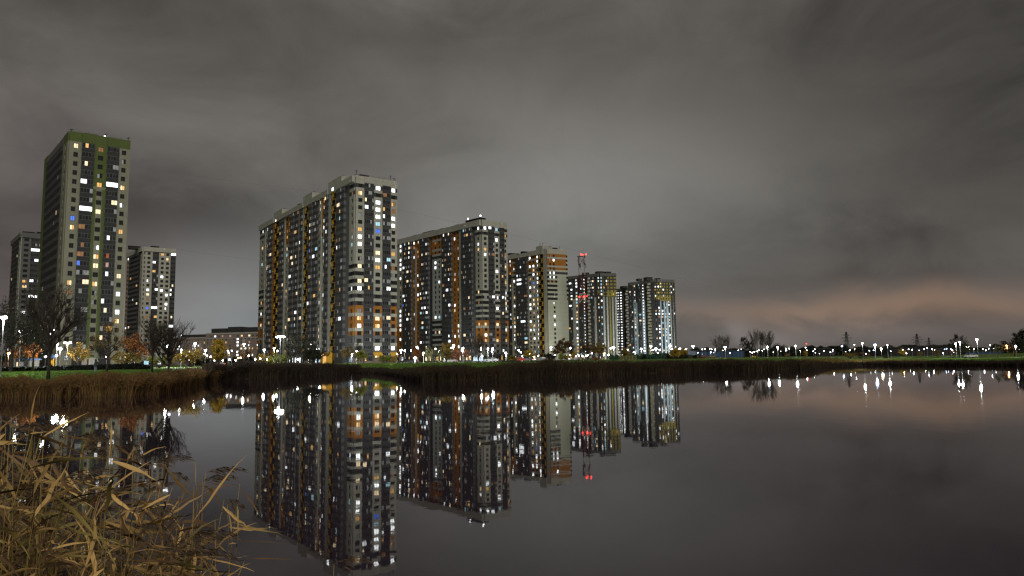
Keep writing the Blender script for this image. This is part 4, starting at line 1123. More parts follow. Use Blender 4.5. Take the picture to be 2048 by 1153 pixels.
def tree(u, ybase, ytop, D, kind, label, leaf=None, nleaf=0, lsize=.02, seed=1, wide=1.0, group='trees along the far bank', rz=None, bark='bark', cat='tree', name=None, tmin=.0):
    p0 = at(u, horizon(u), D); z0 = gz(p0.x, p0.y)
    if ybase is not None: z0 = max(z0 - .3, min(z0 + .1, at(u, ybase, D).z))
    zt = at(u, ytop, D).z; H = max(.8, zt - z0)
    root = empty(name or {'pine': 'pine_tree', 'bush': 'bush'}.get(kind, 'tree'), (p0.x, p0.y, z0), label, cat, group, rz if rz is not None else (u * 1.7) % 6.28)
    root.scale = (H * wide, H * wide, H)
    tm, bm_, cm = tree_meshes(kind, seed, leaf, nleaf, lsize, bark, tmin)
    link(bpy.data.objects.new('trunk', tm), root)
    link(bpy.data.objects.new('branches', bm_), root)
    if cm: link(bpy.data.objects.new('crown', cm), root)
    return root
GL = 'trees on the left lawn'
tree(97, 742, 578, 88, 'bare', 'large bare spreading tree on the lawn before the green striped tower', 'leaf_olive', 300, .012, 3, .86, GL, rz=.4)
tree(22, 733, 596, 104, 'willow', 'dark olive drooping tree at the far left edge of the lawn', 'leaf_dark', 4200, .018, 4, .62, GL)
tree(66, 733, 640, 112, 'willow', 'thin dark weeping tree between the drooping tree and the large bare tree', 'leaf_olive', 1500, .018, 8, .55, GL)
tree(-22, 735, 640, 104, 'bare', 'bare tree cut by the left edge behind the bright lamp', None, 0, .01, 5, 1.0, GL)
tree(214, 738, 648, 96, 'round', 'small autumn tree with thin brown yellow leaves beside the standing person', 'leaf_gold', 900, .016, 5, .95, GL, bark='bark')
tree(305, 741, 636, 97, 'bare', 'dense dark bare tree in front of the small far tower', 'leaf_brown', 260, .013, 6, .80, GL)
tree(338, 742, 646, 95, 'bare', 'bare tree leaning right beside the dense dark bare tree', None, 0, .01, 7, .95, GL, rz=2.2)
tree(270, 735, 678, 150, 'round', 'orange brown bush tree glowing behind the dense dark bare tree', 'leaf_orange', 3000, .024, 9, 1.2, GL)
tree(254, 735, 692, 150, 'bush', 'low brown shrub right of the white goal frame', 'leaf_gold', 2200, .03, 10, 1.1, GL, cat='bush')
tree(382, 734, 690, 140, 'bush', 'bright yellow bush right of the leaning bare tree', 'leaf_yellow', 2000, .026, 11, 1.35, GL, cat='bush')
tree(48, 733, 690, 150, 'round', 'orange lit leafy tree low behind the thin weeping tree', 'leaf_orange', 2400, .03, 12, 1.2, GL)
tree(155, 733, 694, 150, 'round', 'ochre leafy tree at the foot of the green striped tower', 'leaf_gold', 2400, .03, 13, 1.1, GL)
tree(318, 736, 706, 150, 'bush', 'lit lime green shrubs under the leaning bare tree', 'leaf_lime', 1800, .035, 14, 1.6, GL, cat='bush')
tree(437, 733, 683, 205, 'narrow', 'narrow egg shaped tree with bright yellow leaves before the long low block', 'leaf_yellow', 4200, .022, 15, 1.5)
tree(597, 738, 664, 228, 'willow', 'big dark willow beside the bright floodlight pole', 'leaf_dark', 5200, .016, 16, .85)
tree(628, 738, 690, 226, 'bush', 'black green bush right of the big dark willow', 'leaf_dark', 3600, .03, 17, 1.3, cat='bush')
tree(560, 738, 702, 232, 'bush', 'lime green shrub at the base of the floodlight pole', 'leaf_lime', 1500, .035, 18, 1.3, cat='bush')
tree(528, 736, 703, 260, 'bush', 'yellow shrub under two lamps left of the floodlight pole', 'leaf_yellow', 1000, .035, 19, 1.0, cat='bush')
tree(490, 736, 700, 270, 'round', 'rust brown tree before the long low block', 'leaf_brown', 1500, .03, 20, 1.0)
tree(695, 735, 695, 236, 'round', 'yellow leaved young tree before the orange corner of the largest tower', 'leaf_gold', 1500, .026, 21, .9)
tree(716, 735, 683, 240, 'narrow', 'tall dark thin tree before the largest tower', 'leaf_olive', 500, .02, 22, 1.0)
tree(722, 735, 705, 232, 'round', 'lime green young tree beneath the tall dark thin tree', 'leaf_lime', 2200, .04, 23, 1.1)
tree(772, 735, 706, 236, 'bush', 'row end yellow green shrub under the yellow awnings', 'leaf_lime', 1300, .035, 24, 1.3, cat='bush')
tree(787, 735, 710, 240, 'bush', 'yellow shrub right of the yellow green shrub under the awnings', 'leaf_yellow', 900, .035, 25, 1.1, cat='bush')
tree(804, 735, 702, 214, 'round', 'small bare reddish tree right of the largest tower', 'leaf_brown', 420, .02, 26, .9)
tree(836, 737, 700, 226, 'round', 'brown tree with a pale lamp shining through beside the second tower', 'leaf_orange', 1000, .03, 27, .9)
tree(866, 737, 694, 200, 'willow', 'dark olive round tree before the second tower', 'leaf_olive', 3800, .022, 28, .95)
tree(893, 737, 689, 214, 'narrow', 'golden leaved tree right of the dark olive round tree', 'leaf_gold', 2000, .026, 29, 1.5)
tree(913, 737, 703, 206, 'round', 'rust red tree lit by lamps before the second tower', 'leaf_rust', 1600, .035, 30, 1.1)
tree(931, 737, 702, 208, 'round', 'smaller rust red tree beside the white lamp pole', 'leaf_rust', 1300, .035, 31, .9)
tree(957, 737, 675, 170, 'fan', 'dark bare tree with brown top leaves before the second tower corner', 'leaf_brown', 900, .016, 32, .8)
tree(992, 737, 700, 215, 'bush', 'dark leafless thicket beside the glass shelter', 'leaf_dark', 1600, .03, 33, 1.6, cat='bush')
tree(1024, 737, 713, 152, 'round', 'clipped rounded yellow green tree above the low parked cars', 'leaf_lime', 5200, .035, 34, 1.35, rz=.3)
tree(1058, 735, 702, 240, 'round', 'yellow tree glowing round a lamp right of the third tower base', 'leaf_yellow', 2000, .04, 35, 1.05)
tree(1077, 734, 697, 236, 'fan', 'dark bare tree right of the glowing yellow tree', None, 0, .02, 36, .9)
tree(1098, 734, 702, 238, 'bush', 'black bush below the plain cream end wall', 'leaf_dark', 2200, .035, 37, 1.2, cat='bush')
tree(1126, 734, 683, 246, 'round', 'broad brown leaved tree below the plain cream end wall', 'leaf_brown', 3600, .028, 38, 1.1)
tree(1124, 734, 708, 205, 'round', 'round yellow green clipped tree under the broad brown tree', 'leaf_lime', 4200, .04, 39, 1.2)
tree(1147, 733, 705, 240, 'round', 'small orange yellow tree right of the clipped tree', 'leaf_yellow', 1500, .04, 40, .9)
tree(1176, 732, 690, 250, 'round', 'dark brown tree before the fourth tower', 'leaf_brown', 2400, .028, 41, .85)
tree(1200, 732, 689, 252, 'round', 'brown tree turning yellow below beside the fourth tower', 'leaf_gold', 2800, .03, 42, .95)
tree(1192, 732, 712, 220, 'bush', 'orange red lit shrub at the pond edge before the fourth tower', 'leaf_orange', 900, .045, 43, 1.3, cat='bush')
tree(1249, 731, 699, 260, 'round', 'golden tree between the fourth and fifth towers', 'leaf_gold', 2600, .035, 44, 1.1)
tree(1289, 729, 709, 280, 'narrow', 'small dark conifer like tree under the fifth tower', 'leaf_dark', 1500, .03, 45, 1.8)
tree(1344, 727, 704, 290, 'round', 'small yellow tree at the right foot of the fifth tower', 'leaf_yellow', 1200, .045, 46, .9)
tree(1353, 727, 699, 275, 'round', 'bright yellow round tree just right of the fifth tower', 'leaf_yellow', 3600, .04, 47, 1.0)
tree(1368, 727, 700, 280, 'round', 'second bright yellow round tree beside the lamps right of the fifth tower', 'leaf_yellow', 3600, .04, 48, 1.05, rz=1)
GR = 'trees on the right bank'
tree(1443, 721, 673, 300, 'bare', 'wide bare tree left of the bright floodlight mast', None, 0, .01, 3, .95, GR, rz=1.5)
tree(1454, 721, 676, 310, 'fan', 'bare forked tree overlapping the wide bare tree', None, 0, .01, 50, .62, GR)
tree(1489, 721, 674, 340, 'pine', 'thin ragged dark pine left of the dark slab sign', 'needle', 1500, .018, 51, .8, GR, cat='pine')
tree(1499, 721, 684, 330, 'pine', 'leaning ragged dark pine touching the big bare tree', 'needle', 1700, .022, 52, 1.1, GR, cat='pine')
tree(1514, 722, 667, 262, 'fan', 'big bare fan shaped tree left of the dark slab sign', None, 0, .01, 53, .80, GR, tmin=.0026)
tree(1538, 722, 664, 268, 'bare', 'big bare tree right of the dark slab sign', None, 0, .01, 54, .82, GR, tmin=.0026)
tree(1556, 720, 688, 420, 'bare', 'smaller hazy bare tree right of the big bare tree', None, 0, .01, 5, 1.1, GR)
tree(1569, 720, 690, 430, 'bare', 'pale twiggy tree between distant lamps', None, 0, .01, 6, 1.0, GR)
tree(1611, 719, 703, 330, 'narrow', 'tiny bright yellow tree under the red beacon', 'leaf_yellow', 1500, .05, 55, 1.6, GR)
tree(1575, 719, 706, 330, 'bush', 'sparse golden bush along the right bank path', 'leaf_gold', 700, .04, 56, 1.1, GR, cat='bush')
tree(1508, 719, 711, 300, 'bush', 'bright orange yellow bush below the dark slab sign', 'leaf_yellow', 900, .06, 57, 1.5, GR, cat='bush')
tree(1424, 719, 711, 300, 'bush', 'yellow bush before the low blue shed', 'leaf_gold', 900, .06, 58, 1.8, GR, cat='bush')
tree(1408, 720, 710, 300, 'bush', 'orange tinted bush left of the yellow bush before the blue shed', 'leaf_orange', 800, .06, 59, 1.5, GR, cat='bush')
tree(1805, 718, 700, 300, 'round', 'lit yellow tree in front of the long dark warehouse', 'leaf_yellow', 700, .05, 60, .9, GR)
tree(1840, 717, 704, 290, 'round', 'small ochre tree in front of the warehouse', 'leaf_gold', 500, .045, 61, .9, GR)
tree(1874, 717, 701, 295, 'round', 'brown ochre tree at the right end of the warehouse', 'leaf_gold', 700, .04, 62, .9, GR)
tree(1906, 716, 700, 250, 'round', 'orange brown young tree beside a white lamp on the right bank', 'leaf_orange', 380, .035, 63, .7, GR)
tree(1919, 716, 673, 290, 'round', 'tall dark tree behind two bright lamps on the right bank', 'leaf_dark', 2400, .022, 64, .8, GR)
tree(1931, 716, 690, 280, 'round', 'olive tree beside the bright lamps', 'leaf_olive', 1500, .03, 65, .9, GR)
tree(1994, 715, 692, 230, 'round', 'thin olive tree on the grass near the right edge', 'leaf_olive', 1100, .03, 66, .8, GR)
tree(2028, 714, 678, 300, 'willow', 'dark flat topped tree beside the orange lamp', 'leaf_dark', 3000, .03, 67, 1.15, GR)
tree(2052, 714, 666, 280, 'round', 'dark tree cut off by the right edge', 'leaf_dark', 3000, .03, 68, 1.0, GR)
tree(1720, 716, 702, 300, 'bush', 'dull brown bush under the blue tinted lamp', 'leaf_brown', 1400, .035, 69, 2.2, GR, cat='bush')
tree(1700, 716, 704, 290, 'bush', 'olive brown bush beside the tallest pylon', 'leaf_gold', 900, .035, 70, 1.8, GR, cat='bush')
tree(1772, 716, 708, 280, 'bush', 'small olive bush at the foot of the lit white pole', 'leaf_olive', 900, .04, 71, 2.0, GR, cat='bush')

# dark far wood on the horizon, read as one mass
def far_wood(u0, u1, D, h0, h1, n, label, seed):
    g = np.random.default_rng(seed)
    us = g.uniform(u0, u1, n)
    a = np.array([math.atan(azi(u, horizon(u))) for u in us]); d = D + g.uniform(0, 60, n)
    prof = np.interp(us, np.linspace(u0, u1, 40), g.uniform(h0, h1, 40))
    z = 2.2 + prof * (g.uniform(0, 1, n) ** .6)
    c_ = np.stack([d * np.tan(a), d, z], 1)
    A = g.normal(size=(n, 3)); A /= np.linalg.norm(A, axis=1)[:, None]; B_ = np.cross(A, g.normal(size=(n, 3))); B_ /= np.linalg.norm(B_, axis=1)[:, None]
    s_ = g.uniform(.5, 1.1, n)[:, None]
    V = np.stack([c_ - A * s_, c_ + B_ * s_ * .7, c_ + A * s_, c_ - B_ * s_ * .7], 1).reshape(-1, 3)
    cl = np.repeat(g.uniform(.5, 1.4, n)[:, None] * np.ones((1, 4)), 4, 0)
    o = link(bpy.data.objects.new('far_wood', np_mesh('far_wood', V, np.arange(n * 4).reshape(-1, 4), ['leaf_dark'], cl)))
    tag(o, label, 'wood', kind='stuff')
far_wood(1380, 1700, 560, 5, 9.5, 14000, 'dark line of distant trees behind the lamps on the right', 3)
far_wood(1700, 2300, 620, 5, 10, 16000, 'dark distant wood behind the pylons and sheds', 4)
far_wood(380, 560, 330, 2, 5, 5000, 'dark low shrubbery before the long low blocks', 5)
far_wood(-300, 130, 420, 4, 9, 8000, 'dark distant trees behind the left lawn', 6)
far_wood(1220, 1400, 330, 1.5, 3.2, 3500, 'dark low shrubs at the foot of the farthest towers', 8)

# unlit berm behind the left lawn: its shade put in as near-black leaves
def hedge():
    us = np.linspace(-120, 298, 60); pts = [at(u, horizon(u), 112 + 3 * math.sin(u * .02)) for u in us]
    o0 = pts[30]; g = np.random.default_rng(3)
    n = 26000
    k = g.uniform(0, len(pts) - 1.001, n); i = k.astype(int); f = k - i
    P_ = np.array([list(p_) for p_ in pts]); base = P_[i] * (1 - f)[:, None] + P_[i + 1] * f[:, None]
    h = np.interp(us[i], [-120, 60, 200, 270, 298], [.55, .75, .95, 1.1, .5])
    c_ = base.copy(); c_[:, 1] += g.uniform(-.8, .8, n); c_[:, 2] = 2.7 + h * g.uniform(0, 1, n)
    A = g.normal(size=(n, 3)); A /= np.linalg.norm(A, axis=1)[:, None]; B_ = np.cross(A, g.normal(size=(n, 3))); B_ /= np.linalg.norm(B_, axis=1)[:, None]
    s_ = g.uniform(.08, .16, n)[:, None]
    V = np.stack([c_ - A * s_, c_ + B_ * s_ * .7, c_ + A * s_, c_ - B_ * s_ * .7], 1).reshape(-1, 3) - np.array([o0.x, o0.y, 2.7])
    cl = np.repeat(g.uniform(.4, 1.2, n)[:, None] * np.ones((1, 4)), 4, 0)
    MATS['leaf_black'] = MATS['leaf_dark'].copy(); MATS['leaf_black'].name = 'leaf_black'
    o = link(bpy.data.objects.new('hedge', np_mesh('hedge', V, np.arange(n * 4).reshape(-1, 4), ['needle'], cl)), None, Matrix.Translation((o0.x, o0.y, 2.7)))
    tag(o, 'long low unlit berm as a shade-black leaf mass behind the lit lawn on the left', 'hedge')
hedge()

# ------------------------------------------------------------------ reed beds along the banks
def wander(x, seed, step):
    g = np.random.default_rng(seed); n = int(3200 / step) + 4
    return np.interp(x, -600 + step * np.arange(n) + g.uniform(-.3, .3, n) * step, g.normal(0, 1, n))
def reed_bed(name, label, knots, n, h, width, material, seed, e0=-1.2, e1=4.0, plume=.7):
    """knots: [(u, height factor)]; stems in a band along the shoreline"""
    g = np.random.default_rng(seed)
    us = g.uniform(knots[0][0], knots[-1][0], n)
    a = np.arctan([azi(u, horizon(u)) for u in us])
    hf = np.interp(us, [k[0] for k in knots], [k[1] for k in knots]) * (1 + .085 * wander(us, seed + 50, 34) + .06 * wander(us, seed + 60, 11))
    e = e0 + (e1 - e0) * g.uniform(0, 1, n) ** .9 + np.clip(.8 * wander(us, seed + 70, 40) + .5 * wander(us, seed + 80, 13), -1.4, .5)
    r_ = np.interp(a, _saz, _sd) + e
    zb = bank(e, a)
    base = np.stack([r_ * np.sin(a), r_ * np.cos(a), np.maximum(zb, -.1)], 1)
    H = (h * hf * np.where(g.uniform(0, 1, n) < .06, g.uniform(1.0, 1.22, n), g.uniform(.55, 1.05, n))); H = np.maximum(H - np.maximum(zb, 0), .25)
    lean = g.normal(0, .19, (n, 2)) * H[:, None] + np.array([.06, 0]) * H[:, None]
    fa = g.uniform(-.9, .9, n) + a * 0
    wd = np.stack([np.cos(fa), np.sin(fa), np.zeros(n)], 1) * (width * g.uniform(.6, 1.4, n))[:, None] * .5
    p0 = base; p1 = base + np.stack([lean[:, 0] * .35, lean[:, 1] * .35, H * .62], 1); p2 = base + np.stack([lean[:, 0], lean[:, 1], H], 1)
    V = np.stack([p0 - wd * .8, p0 + wd * .8, p1 - wd, p1 + wd, p2 - wd * .25, p2 + wd * .25], 1)
    F = np.array([[0, 1, 3, 2], [2, 3, 5, 4]])
    Fa = (np.arange(n)[:, None, None] * 6 + F).reshape(-1, 4)
    V = V.reshape(-1, 3)
    patch = np.clip(1 + .22 * wander(us, seed + 90, 60) + .16 * wander(us, seed + 95, 21), .4, 1.8)
    cl = np.repeat((g.uniform(.45, 1.55, n) * patch)[:, None] * (1 + g.normal(0, .10, (n, 3))), 6, 0)
    # feathery heads and side leaves
    m = int(n * plume * 2.2); j = g.integers(0, n, m); f = g.uniform(.45, 1.0, m)[:, None]
    c_ = p1[j] * (1 - f) + p2[j] * f
    ang = g.uniform(-.6, 1.3, m) + np.where(g.uniform(0, 1, m) < .35, 2.2, 0)
    ln = g.uniform(.25, .6, m) * min(1, h / 2)
    d_ = np.stack([np.cos(ang), g.normal(0, .4, m), np.sin(ang) * .7], 1) * ln[:, None]
    pv = np.stack([np.zeros(m), np.zeros(m), np.ones(m)], 1) * (width * g.uniform(.5, 1.1, m))[:, None] * .6
    V2 = np.stack([c_ - pv, c_ + d_ * .5 - pv * .6, c_ + d_, c_ + d_ * .4 + pv], 1).reshape(-1, 3)
    F2 = len(V) + np.arange(m * 4).reshape(-1, 4)
    cl2 = np.repeat(g.uniform(.6, 1.7, m)[:, None] * np.ones((1, 3)), 4, 0)
    V = np.concatenate([V, V2]); Fa = np.concatenate([Fa, F2]); cl = np.concatenate([cl, cl2])
    cl = np.concatenate([np.clip(cl, .15, 2.2), np.ones((len(cl), 1))], 1)
    o = link(bpy.data.objects.new(name, np_mesh(name, V, Fa, [material], cl)))
    tag(o, label, 'reeds', kind='stuff')
reed_bed('reeds', 'golden brown reed bed along the left bank below the lawn', [(-260, .84), (30, .86), (110, .92), (140, 1.12), (300, 1.14), (380, 1.15), (440, 1.1)], 30000, 2.08, .075, 'reed_left', 1, e1=5.0)
reed_bed('reeds', 'dark reeds and scrub on the bank before the long low blocks', [(410, 1.0), (480, 1.15), (560, 1.05), (640, 1.0), (720, .7)], 15000, 2.9, .12, 'reed_dark', 2, e1=7)
reed_bed('reeds', 'low dark bank growth at the foot of the largest tower', [(680, .5), (740, .45), (800, .7), (830, .9)], 6000, 2.3, .14, 'reed_dark', 3, e1=4)
reed_bed('reeds', 'dark brown reed spit reaching into the pond before the second tower', [(808, .80), (840, 1.0), (1000, 1.02), (1100, 1.12), (1250, 1.1), (1400, .98), (1560, 1.05), (1620, .9), (1660, .55)], 44000, 2.35, .085, 'reed_far', 4, e1=5.5)
reed_bed('reeds', 'golden lit reeds at the right end of the reed spit', [(1585, .8), (1630, 1.05), (1700, .9), (1760, .6), (1850, .3)], 3600, 2.2, .09, 'reed_golden', 5, e0=1.0, e1=12)
reed_bed('reeds', 'low dark grasses along the right shore of the pond', [(1600, .8), (1700, .9), (1860, .95), (1990, 1.1), (2300, 1.1)], 16000, 1.4, .10, 'reed_dark', 6, e1=4.5)
def tufts(label, u0, u1, e0, e1, n, h, material, seed, w=.05):
    g = np.random.default_rng(seed); us = g.uniform(u0, u1, n); a = np.arctan([azi(u, horizon(u)) for u in us])
    e = e0 + (e1 - e0) * g.uniform(0, 1, n) ** 1.3
    r_ = np.interp(a, _saz, _sd) + e; zb = bank(e, a)
    b0 = np.stack([r_ * np.sin(a), r_ * np.cos(a), zb - .03], 1); hh = h * g.uniform(.4, 1.3, n)
    tip = b0 + np.stack([g.normal(0, .4, n) * hh, g.normal(0, .4, n) * hh, hh], 1); wd = np.stack([np.ones(n), g.normal(0, .5, n), np.zeros(n)], 1) * w
    V = np.stack([b0 - wd, b0 + wd, tip], 1).reshape(-1, 3); cl = np.repeat(g.uniform(.5, 1.5, n)[:, None] * np.ones((1, 4)), 3, 0)
    o = link(bpy.data.objects.new('grass', np_mesh('grass', V, np.arange(n * 3).reshape(-1, 3), [material], cl))); tag(o, label, 'grass', kind='stuff')
tufts('short lit grass on the left lawn', -200, 340, 4, 30, 60000, .16, 'bank_grass', 21)
tufts('grass on the bank before the largest and second towers', 640, 1060, 4, 40, 30000, .25, 'bank_grass', 22, .08)
tufts('grass along the right bank', 1380, 2200, 4, 40, 50000, .22, 'bank_grass', 23, .08)

# ------------------------------------------------------------------ lamps
_LAMP = {}
LAMPS = []
def lamp_meshes(kind, lm):
    key = (kind, lm)
    if key in _LAMP: return _LAMP[key]
    mb = MB(); mb.tube([(0, 0, 0), (0, 0, .04), (0, 0, 1)], [.14, .085, .05], 7, 'pole_pale'); pole = mb.mesh('pole')
    mb = MB()
    if kind == 'globe':
        mb.tube([(0, 0, -.30), (0, 0, -.22), (0, 0, 0), (0, 0, .22), (0, 0, .30)], [.10, .24, .32, .24, .10], 10, lm)
    elif kind == 'arm':
        mb.tube([(-.42, 0, 0), (-.3, 0, .02), (.3, 0, .03), (.42, 0, .02)], [.06, .20, .20, .06], 8, lm)
    else:
        for x in (-.75, .75): mb.tube([(x - .38, 0, 0), (x - .25, 0, .02), (x + .25, 0, .02), (x + .38, 0, 0)], [.06, .2, .2, .06], 8, lm)
    head = mb.mesh('lamp_head', True)
    mb = MB()
    if kind == 'globe': mb.tube([(0, 0, .30), (0, 0, .38)], [.2, .05], 8, 'metal_dark')
    elif kind == 'arm': mb.tube([(.1, 0, .18), (-.55, 0, .24)], [.18, .1], 6, 'metal_dark')
    else:
        for x in (-1, 1): mb.tube([(0, 0, -.15), (x * .75, 0, .20)], .05, 5, 'metal_dark')
    cap = mb.mesh('cap')
    _LAMP[key] = (pole, head, cap)
    return _LAMP[key]
LCOL = {'lamp_white': (.93, .97, 1), 'lamp_warm': (1, .83, .58), 'lamp_blue': (.55, .66, 1), 'lamp_orange': (1, .45, .18), 'lamp_red': (1, .05, .03), 'lamp_dim': (.95, .97, 1)}
FAR = 'small lamps strung along the far shore'
def lamp(u, v, D, lm='lamp_white', kind='globe', label=None, power=0, size=1.0):
    size *= .85 if u < 1390 else .64
    p0 = at(u, horizon(u), D); g = gz(p0.x, p0.y); z = at(u, v, D).z
    while z - g < 1.6: z += .4
    LAMPS.append((u, None if label else lm))
    nm = {'lamp_white': 'small white street lamp among the many lamps along the far shore', 'lamp_warm': 'small warm street lamp among the many lamps along the far shore',
          'lamp_blue': 'small bluish lamp among the many lamps along the far shore', 'lamp_dim': 'faint white street lamp among the many lamps along the far shore',
          'lamp_orange': 'small orange street lamp among the many lamps along the far shore', 'lamp_red': 'small red lamp among the many lamps along the far shore'}[lm]
    root = empty('street_lamp', (p0.x, p0.y, g), label or nm, 'street lamp', FAR)
    LAMPS[-1] += (root,)
    pole, head, cap = lamp_meshes(kind, lm)
    h = z - g
    o = link(bpy.data.objects.new('pole', pole), root); o.scale = (1, 1, h - .3 * size if kind == 'globe' else h + .1)
    for me in (head, cap):
        o = link(bpy.data.objects.new(me.name.split('.')[0], me), root); o.location = (0, 0, h); o.scale = (size, size, size)
    if power:
        li = bpy.data.lights.new('bulb', 'POINT'); li.energy = power * 3.0; li.color = LCOL[lm]; li.shadow_soft_size = .25
        lo = link(bpy.data.objects.new('bulb', li), root); lo.location = (0, -.15, h - .62 * size)
    return root
# left lawn and the play area
lamp(2, 636, 91, 'lamp_white', 'arm', 'bright white street lamp cut by the left edge', 1700, 1.1)
lamp(38, 663.5, 130, 'lamp_white', 'arm', 'white lamp shining through the thin weeping tree', 300)
lamp(98, 662, 118, 'lamp_white', 'double', 'bright lamp shining through the crown of the large bare tree', 7000, .85)
lamp(112, 688, 150, 'lamp_white', 'globe', 'white globe lamp right of the large bare trunk', 500)
lamp(119, 698, 140, 'lamp_white', 'globe', 'lower white globe lamp right of the large bare trunk', 400)
lamp(133, 686, 150, 'lamp_warm', 'double', 'warm double headed lamp on a pale pole before the green striped tower', 1800, .85)
lamp(16, 707, 150, 'lamp_orange', 'globe', 'orange red lamp low at the left edge', 500)
lamp(112, 712, 160, 'lamp_dim', 'globe'); lamp(90, 714, 170, 'lamp_dim', 'globe'); lamp(213, 713, 160, 'lamp_warm', 'globe', 'small warm lamp behind the small autumn tree', 300); lamp(251, 714.5, 170, 'lamp_warm', 'globe')
lamp(270, 700, 165, 'lamp_white', 'globe', 'white globe lamp left of the dense dark bare tree', 300); lamp(334, 693, 160, 'lamp_white', 'globe', 'white globe lamp between the two bare trees on the lawn', 2500); lamp(362, 701, 160, 'lamp_white', 'globe', 'white globe lamp right of the leaning bare tree', 1800)
for x, y in ((362, 671), (357, 693), (372, 712), (384, 709)): lamp(x, y, 240, 'lamp_dim', 'globe')
lamp(389, 688, 210, 'lamp_white', 'arm', 'white street lamp above the bright yellow bush', 700); lamp(410, 700, 215, 'lamp_white', 'arm', 'white street lamp left of the narrow yellow tree', 1200)
for x, y, c_ in ((421, 714, 'lamp_warm'), (429, 721, 'lamp_white'), (445, 721, 'lamp_white'), (459, 720, 'lamp_white'), (476, 716.5, 'lamp_orange'), (481, 716, 'lamp_orange'), (497, 712, 'lamp_warm'), (510, 719, 'lamp_white'), (520, 717.5, 'lamp_white'), (534, 719, 'lamp_warm'), (471, 721, 'lamp_white'), (455, 702, 'lamp_dim'), (463, 702, 'lamp_dim'), (457, 706, 'lamp_dim')):
    lamp(x, y, 250, c_, 'globe')
lamp(487.5, 689, 262, 'lamp_white', 'arm', 'bright street lamp before the long low block', 900, 1.2)
lamp(528, 700, 235, 'lamp_white', 'arm', 'street lamp over the yellow shrub left of the floodlight pole', 900); lamp(548, 697, 238, 'lamp_white', 'arm', 'street lamp close left of the floodlight pole', 600); lamp(554, 702.5, 238, 'lamp_white', 'globe')
lamp(620.5, 690, 242, 'lamp_warm', 'globe', 'warm lamp behind the big dark willow', 400); lamp(632, 700, 245, 'lamp_white', 'globe'); lamp(637, 699, 246, 'lamp_white', 'globe'); lamp(596, 721.5, 226, 'lamp_white', 'globe')
lamp(640, 712, 242, 'lamp_blue', 'arm', 'bluish white lamp in place of a blue lit sign at the foot of the largest tower', 900, 1.4)  # lamp put in to stand for a blue lit sign
# foot of the towers
for x, y, s_, pw, lb in ((704, 708, 1.1, 900, 'white lamp glowing behind the young trees before the largest tower'), (713, 703, .9, 0, None), (802, 701, 1.3, 1300, 'large white lamp just right of the largest tower'), (809.5, 701.5, .9, 0, None), (794, 708, .7, 0, None), (822, 701.5, .7, 0, None), (830, 716, 1.3, 900, 'bright low white lamp between the largest and second towers'),
                         (847, 706.5, .9, 400, 'white lamp left of the dark olive round tree'), (834, 695, 1.0, 0, None), (871, 698, 1.2, 800, 'bright lamp above the dark olive round tree'), (878, 703.5, .9, 0, None), (907, 691.5, 1.2, 600, 'tall bright lamp before the middle of the second tower'), (926, 697, 1.1, 700, 'lamp on a pale pole between the rust red trees'), (924, 701, .8, 0, None),
                         (903, 697, .9, 0, None), (962, 696.5, 1.0, 500, 'lamp beside the dark bare tree with brown top leaves'), (964, 713, 1.1, 700, 'low bright lamp before the glass shelter'), (976, 697, .8, 0, None), (985.5, 698, 1.1, 900, 'lamp on a tall pale pole right of the glass shelter'), (984, 704, .8, 0, None), (1003, 707, .9, 0, None), (1012, 707, 1.2, 500, 'bright lamp between the second and third towers'),
                         (1038, 701, 1.0, 0, None), (1042, 705, .8, 0, None), (1060, 708, 1.2, 900, 'warm bright lamp inside the glowing yellow tree'), (1102.5, 695.5, 1.1, 500, 'white lamp left of the broad brown leaved tree'), (1110, 711, .9, 0, None), (1141, 697, .9, 0, None), (1140, 711, .8, 0, None)):
    D_ = 195 if x in (926, 962, 985.5, 847, 830, 976, 1012) else 250 if x < 815 else 335 if x < 1000 else 425; pw *= (D_ / 232) ** 2 * (2.2 if D_ == 195 else 1); s_ *= D_ / 232 * .95
    lamp(x, y, D_, 'lamp_warm' if x in (1060,) else 'lamp_white', 'globe', lb, pw, s_)
for x, y, s_, pw, lb in ((1208, 707, 1.2, 900, 'warm bright lamp beside the brown and yellow tree'), (1227.5, 695.5, 1.5, 1200, 'large bright lamp on a pale pole right of the fourth tower'), (1222, 697, .9, 0, None), (1255, 700.6, 1.2, 800, 'warm lamp over the golden tree between the fourth and fifth towers'), (1268.5, 705, 1.0, 0, None), (1275, 714, 1.1, 500, 'low white lamp at the foot of the fifth tower'), (1271, 709, .9, 0, None), (1283, 698, 1.2, 600, 'tall white lamp at the left foot of the fifth tower'),
                         (1290, 702, .9, 0, None), (1302, 693, 1.4, 800, 'tall bright lamp before the middle of the fifth tower'), (1306, 701, .9, 0, None), (1312, 698, 1.5, 900, 'brightest lamp cluster before the fifth tower'), (1320, 700, 1.0, 0, None), (1316, 706, .8, 0, None), (1341, 692, 1.4, 700, 'tall bright lamp at the right foot of the fifth tower'), (1344, 699, .9, 0, None), (1360, 698, 1.3, 900, 'white lamp above the bright yellow round trees'),
                         (1372, 699, 1.1, 0, None), (1387, 693, 1.4, 500, 'tall bright lamp right of the bright yellow round trees'), (1378, 707, .9, 0, None), (1389, 701, 1.2, 0, None), (1383, 709, .9, 0, None)):
    D_ = 555 if x < 1250 else 600; pw *= 6; s_ *= 1.9
    lamp(x, y, D_, 'lamp_warm' if x in (1208, 1255) else 'lamp_white', 'arm' if s_ > 1.3 else 'globe', lb, pw, s_)
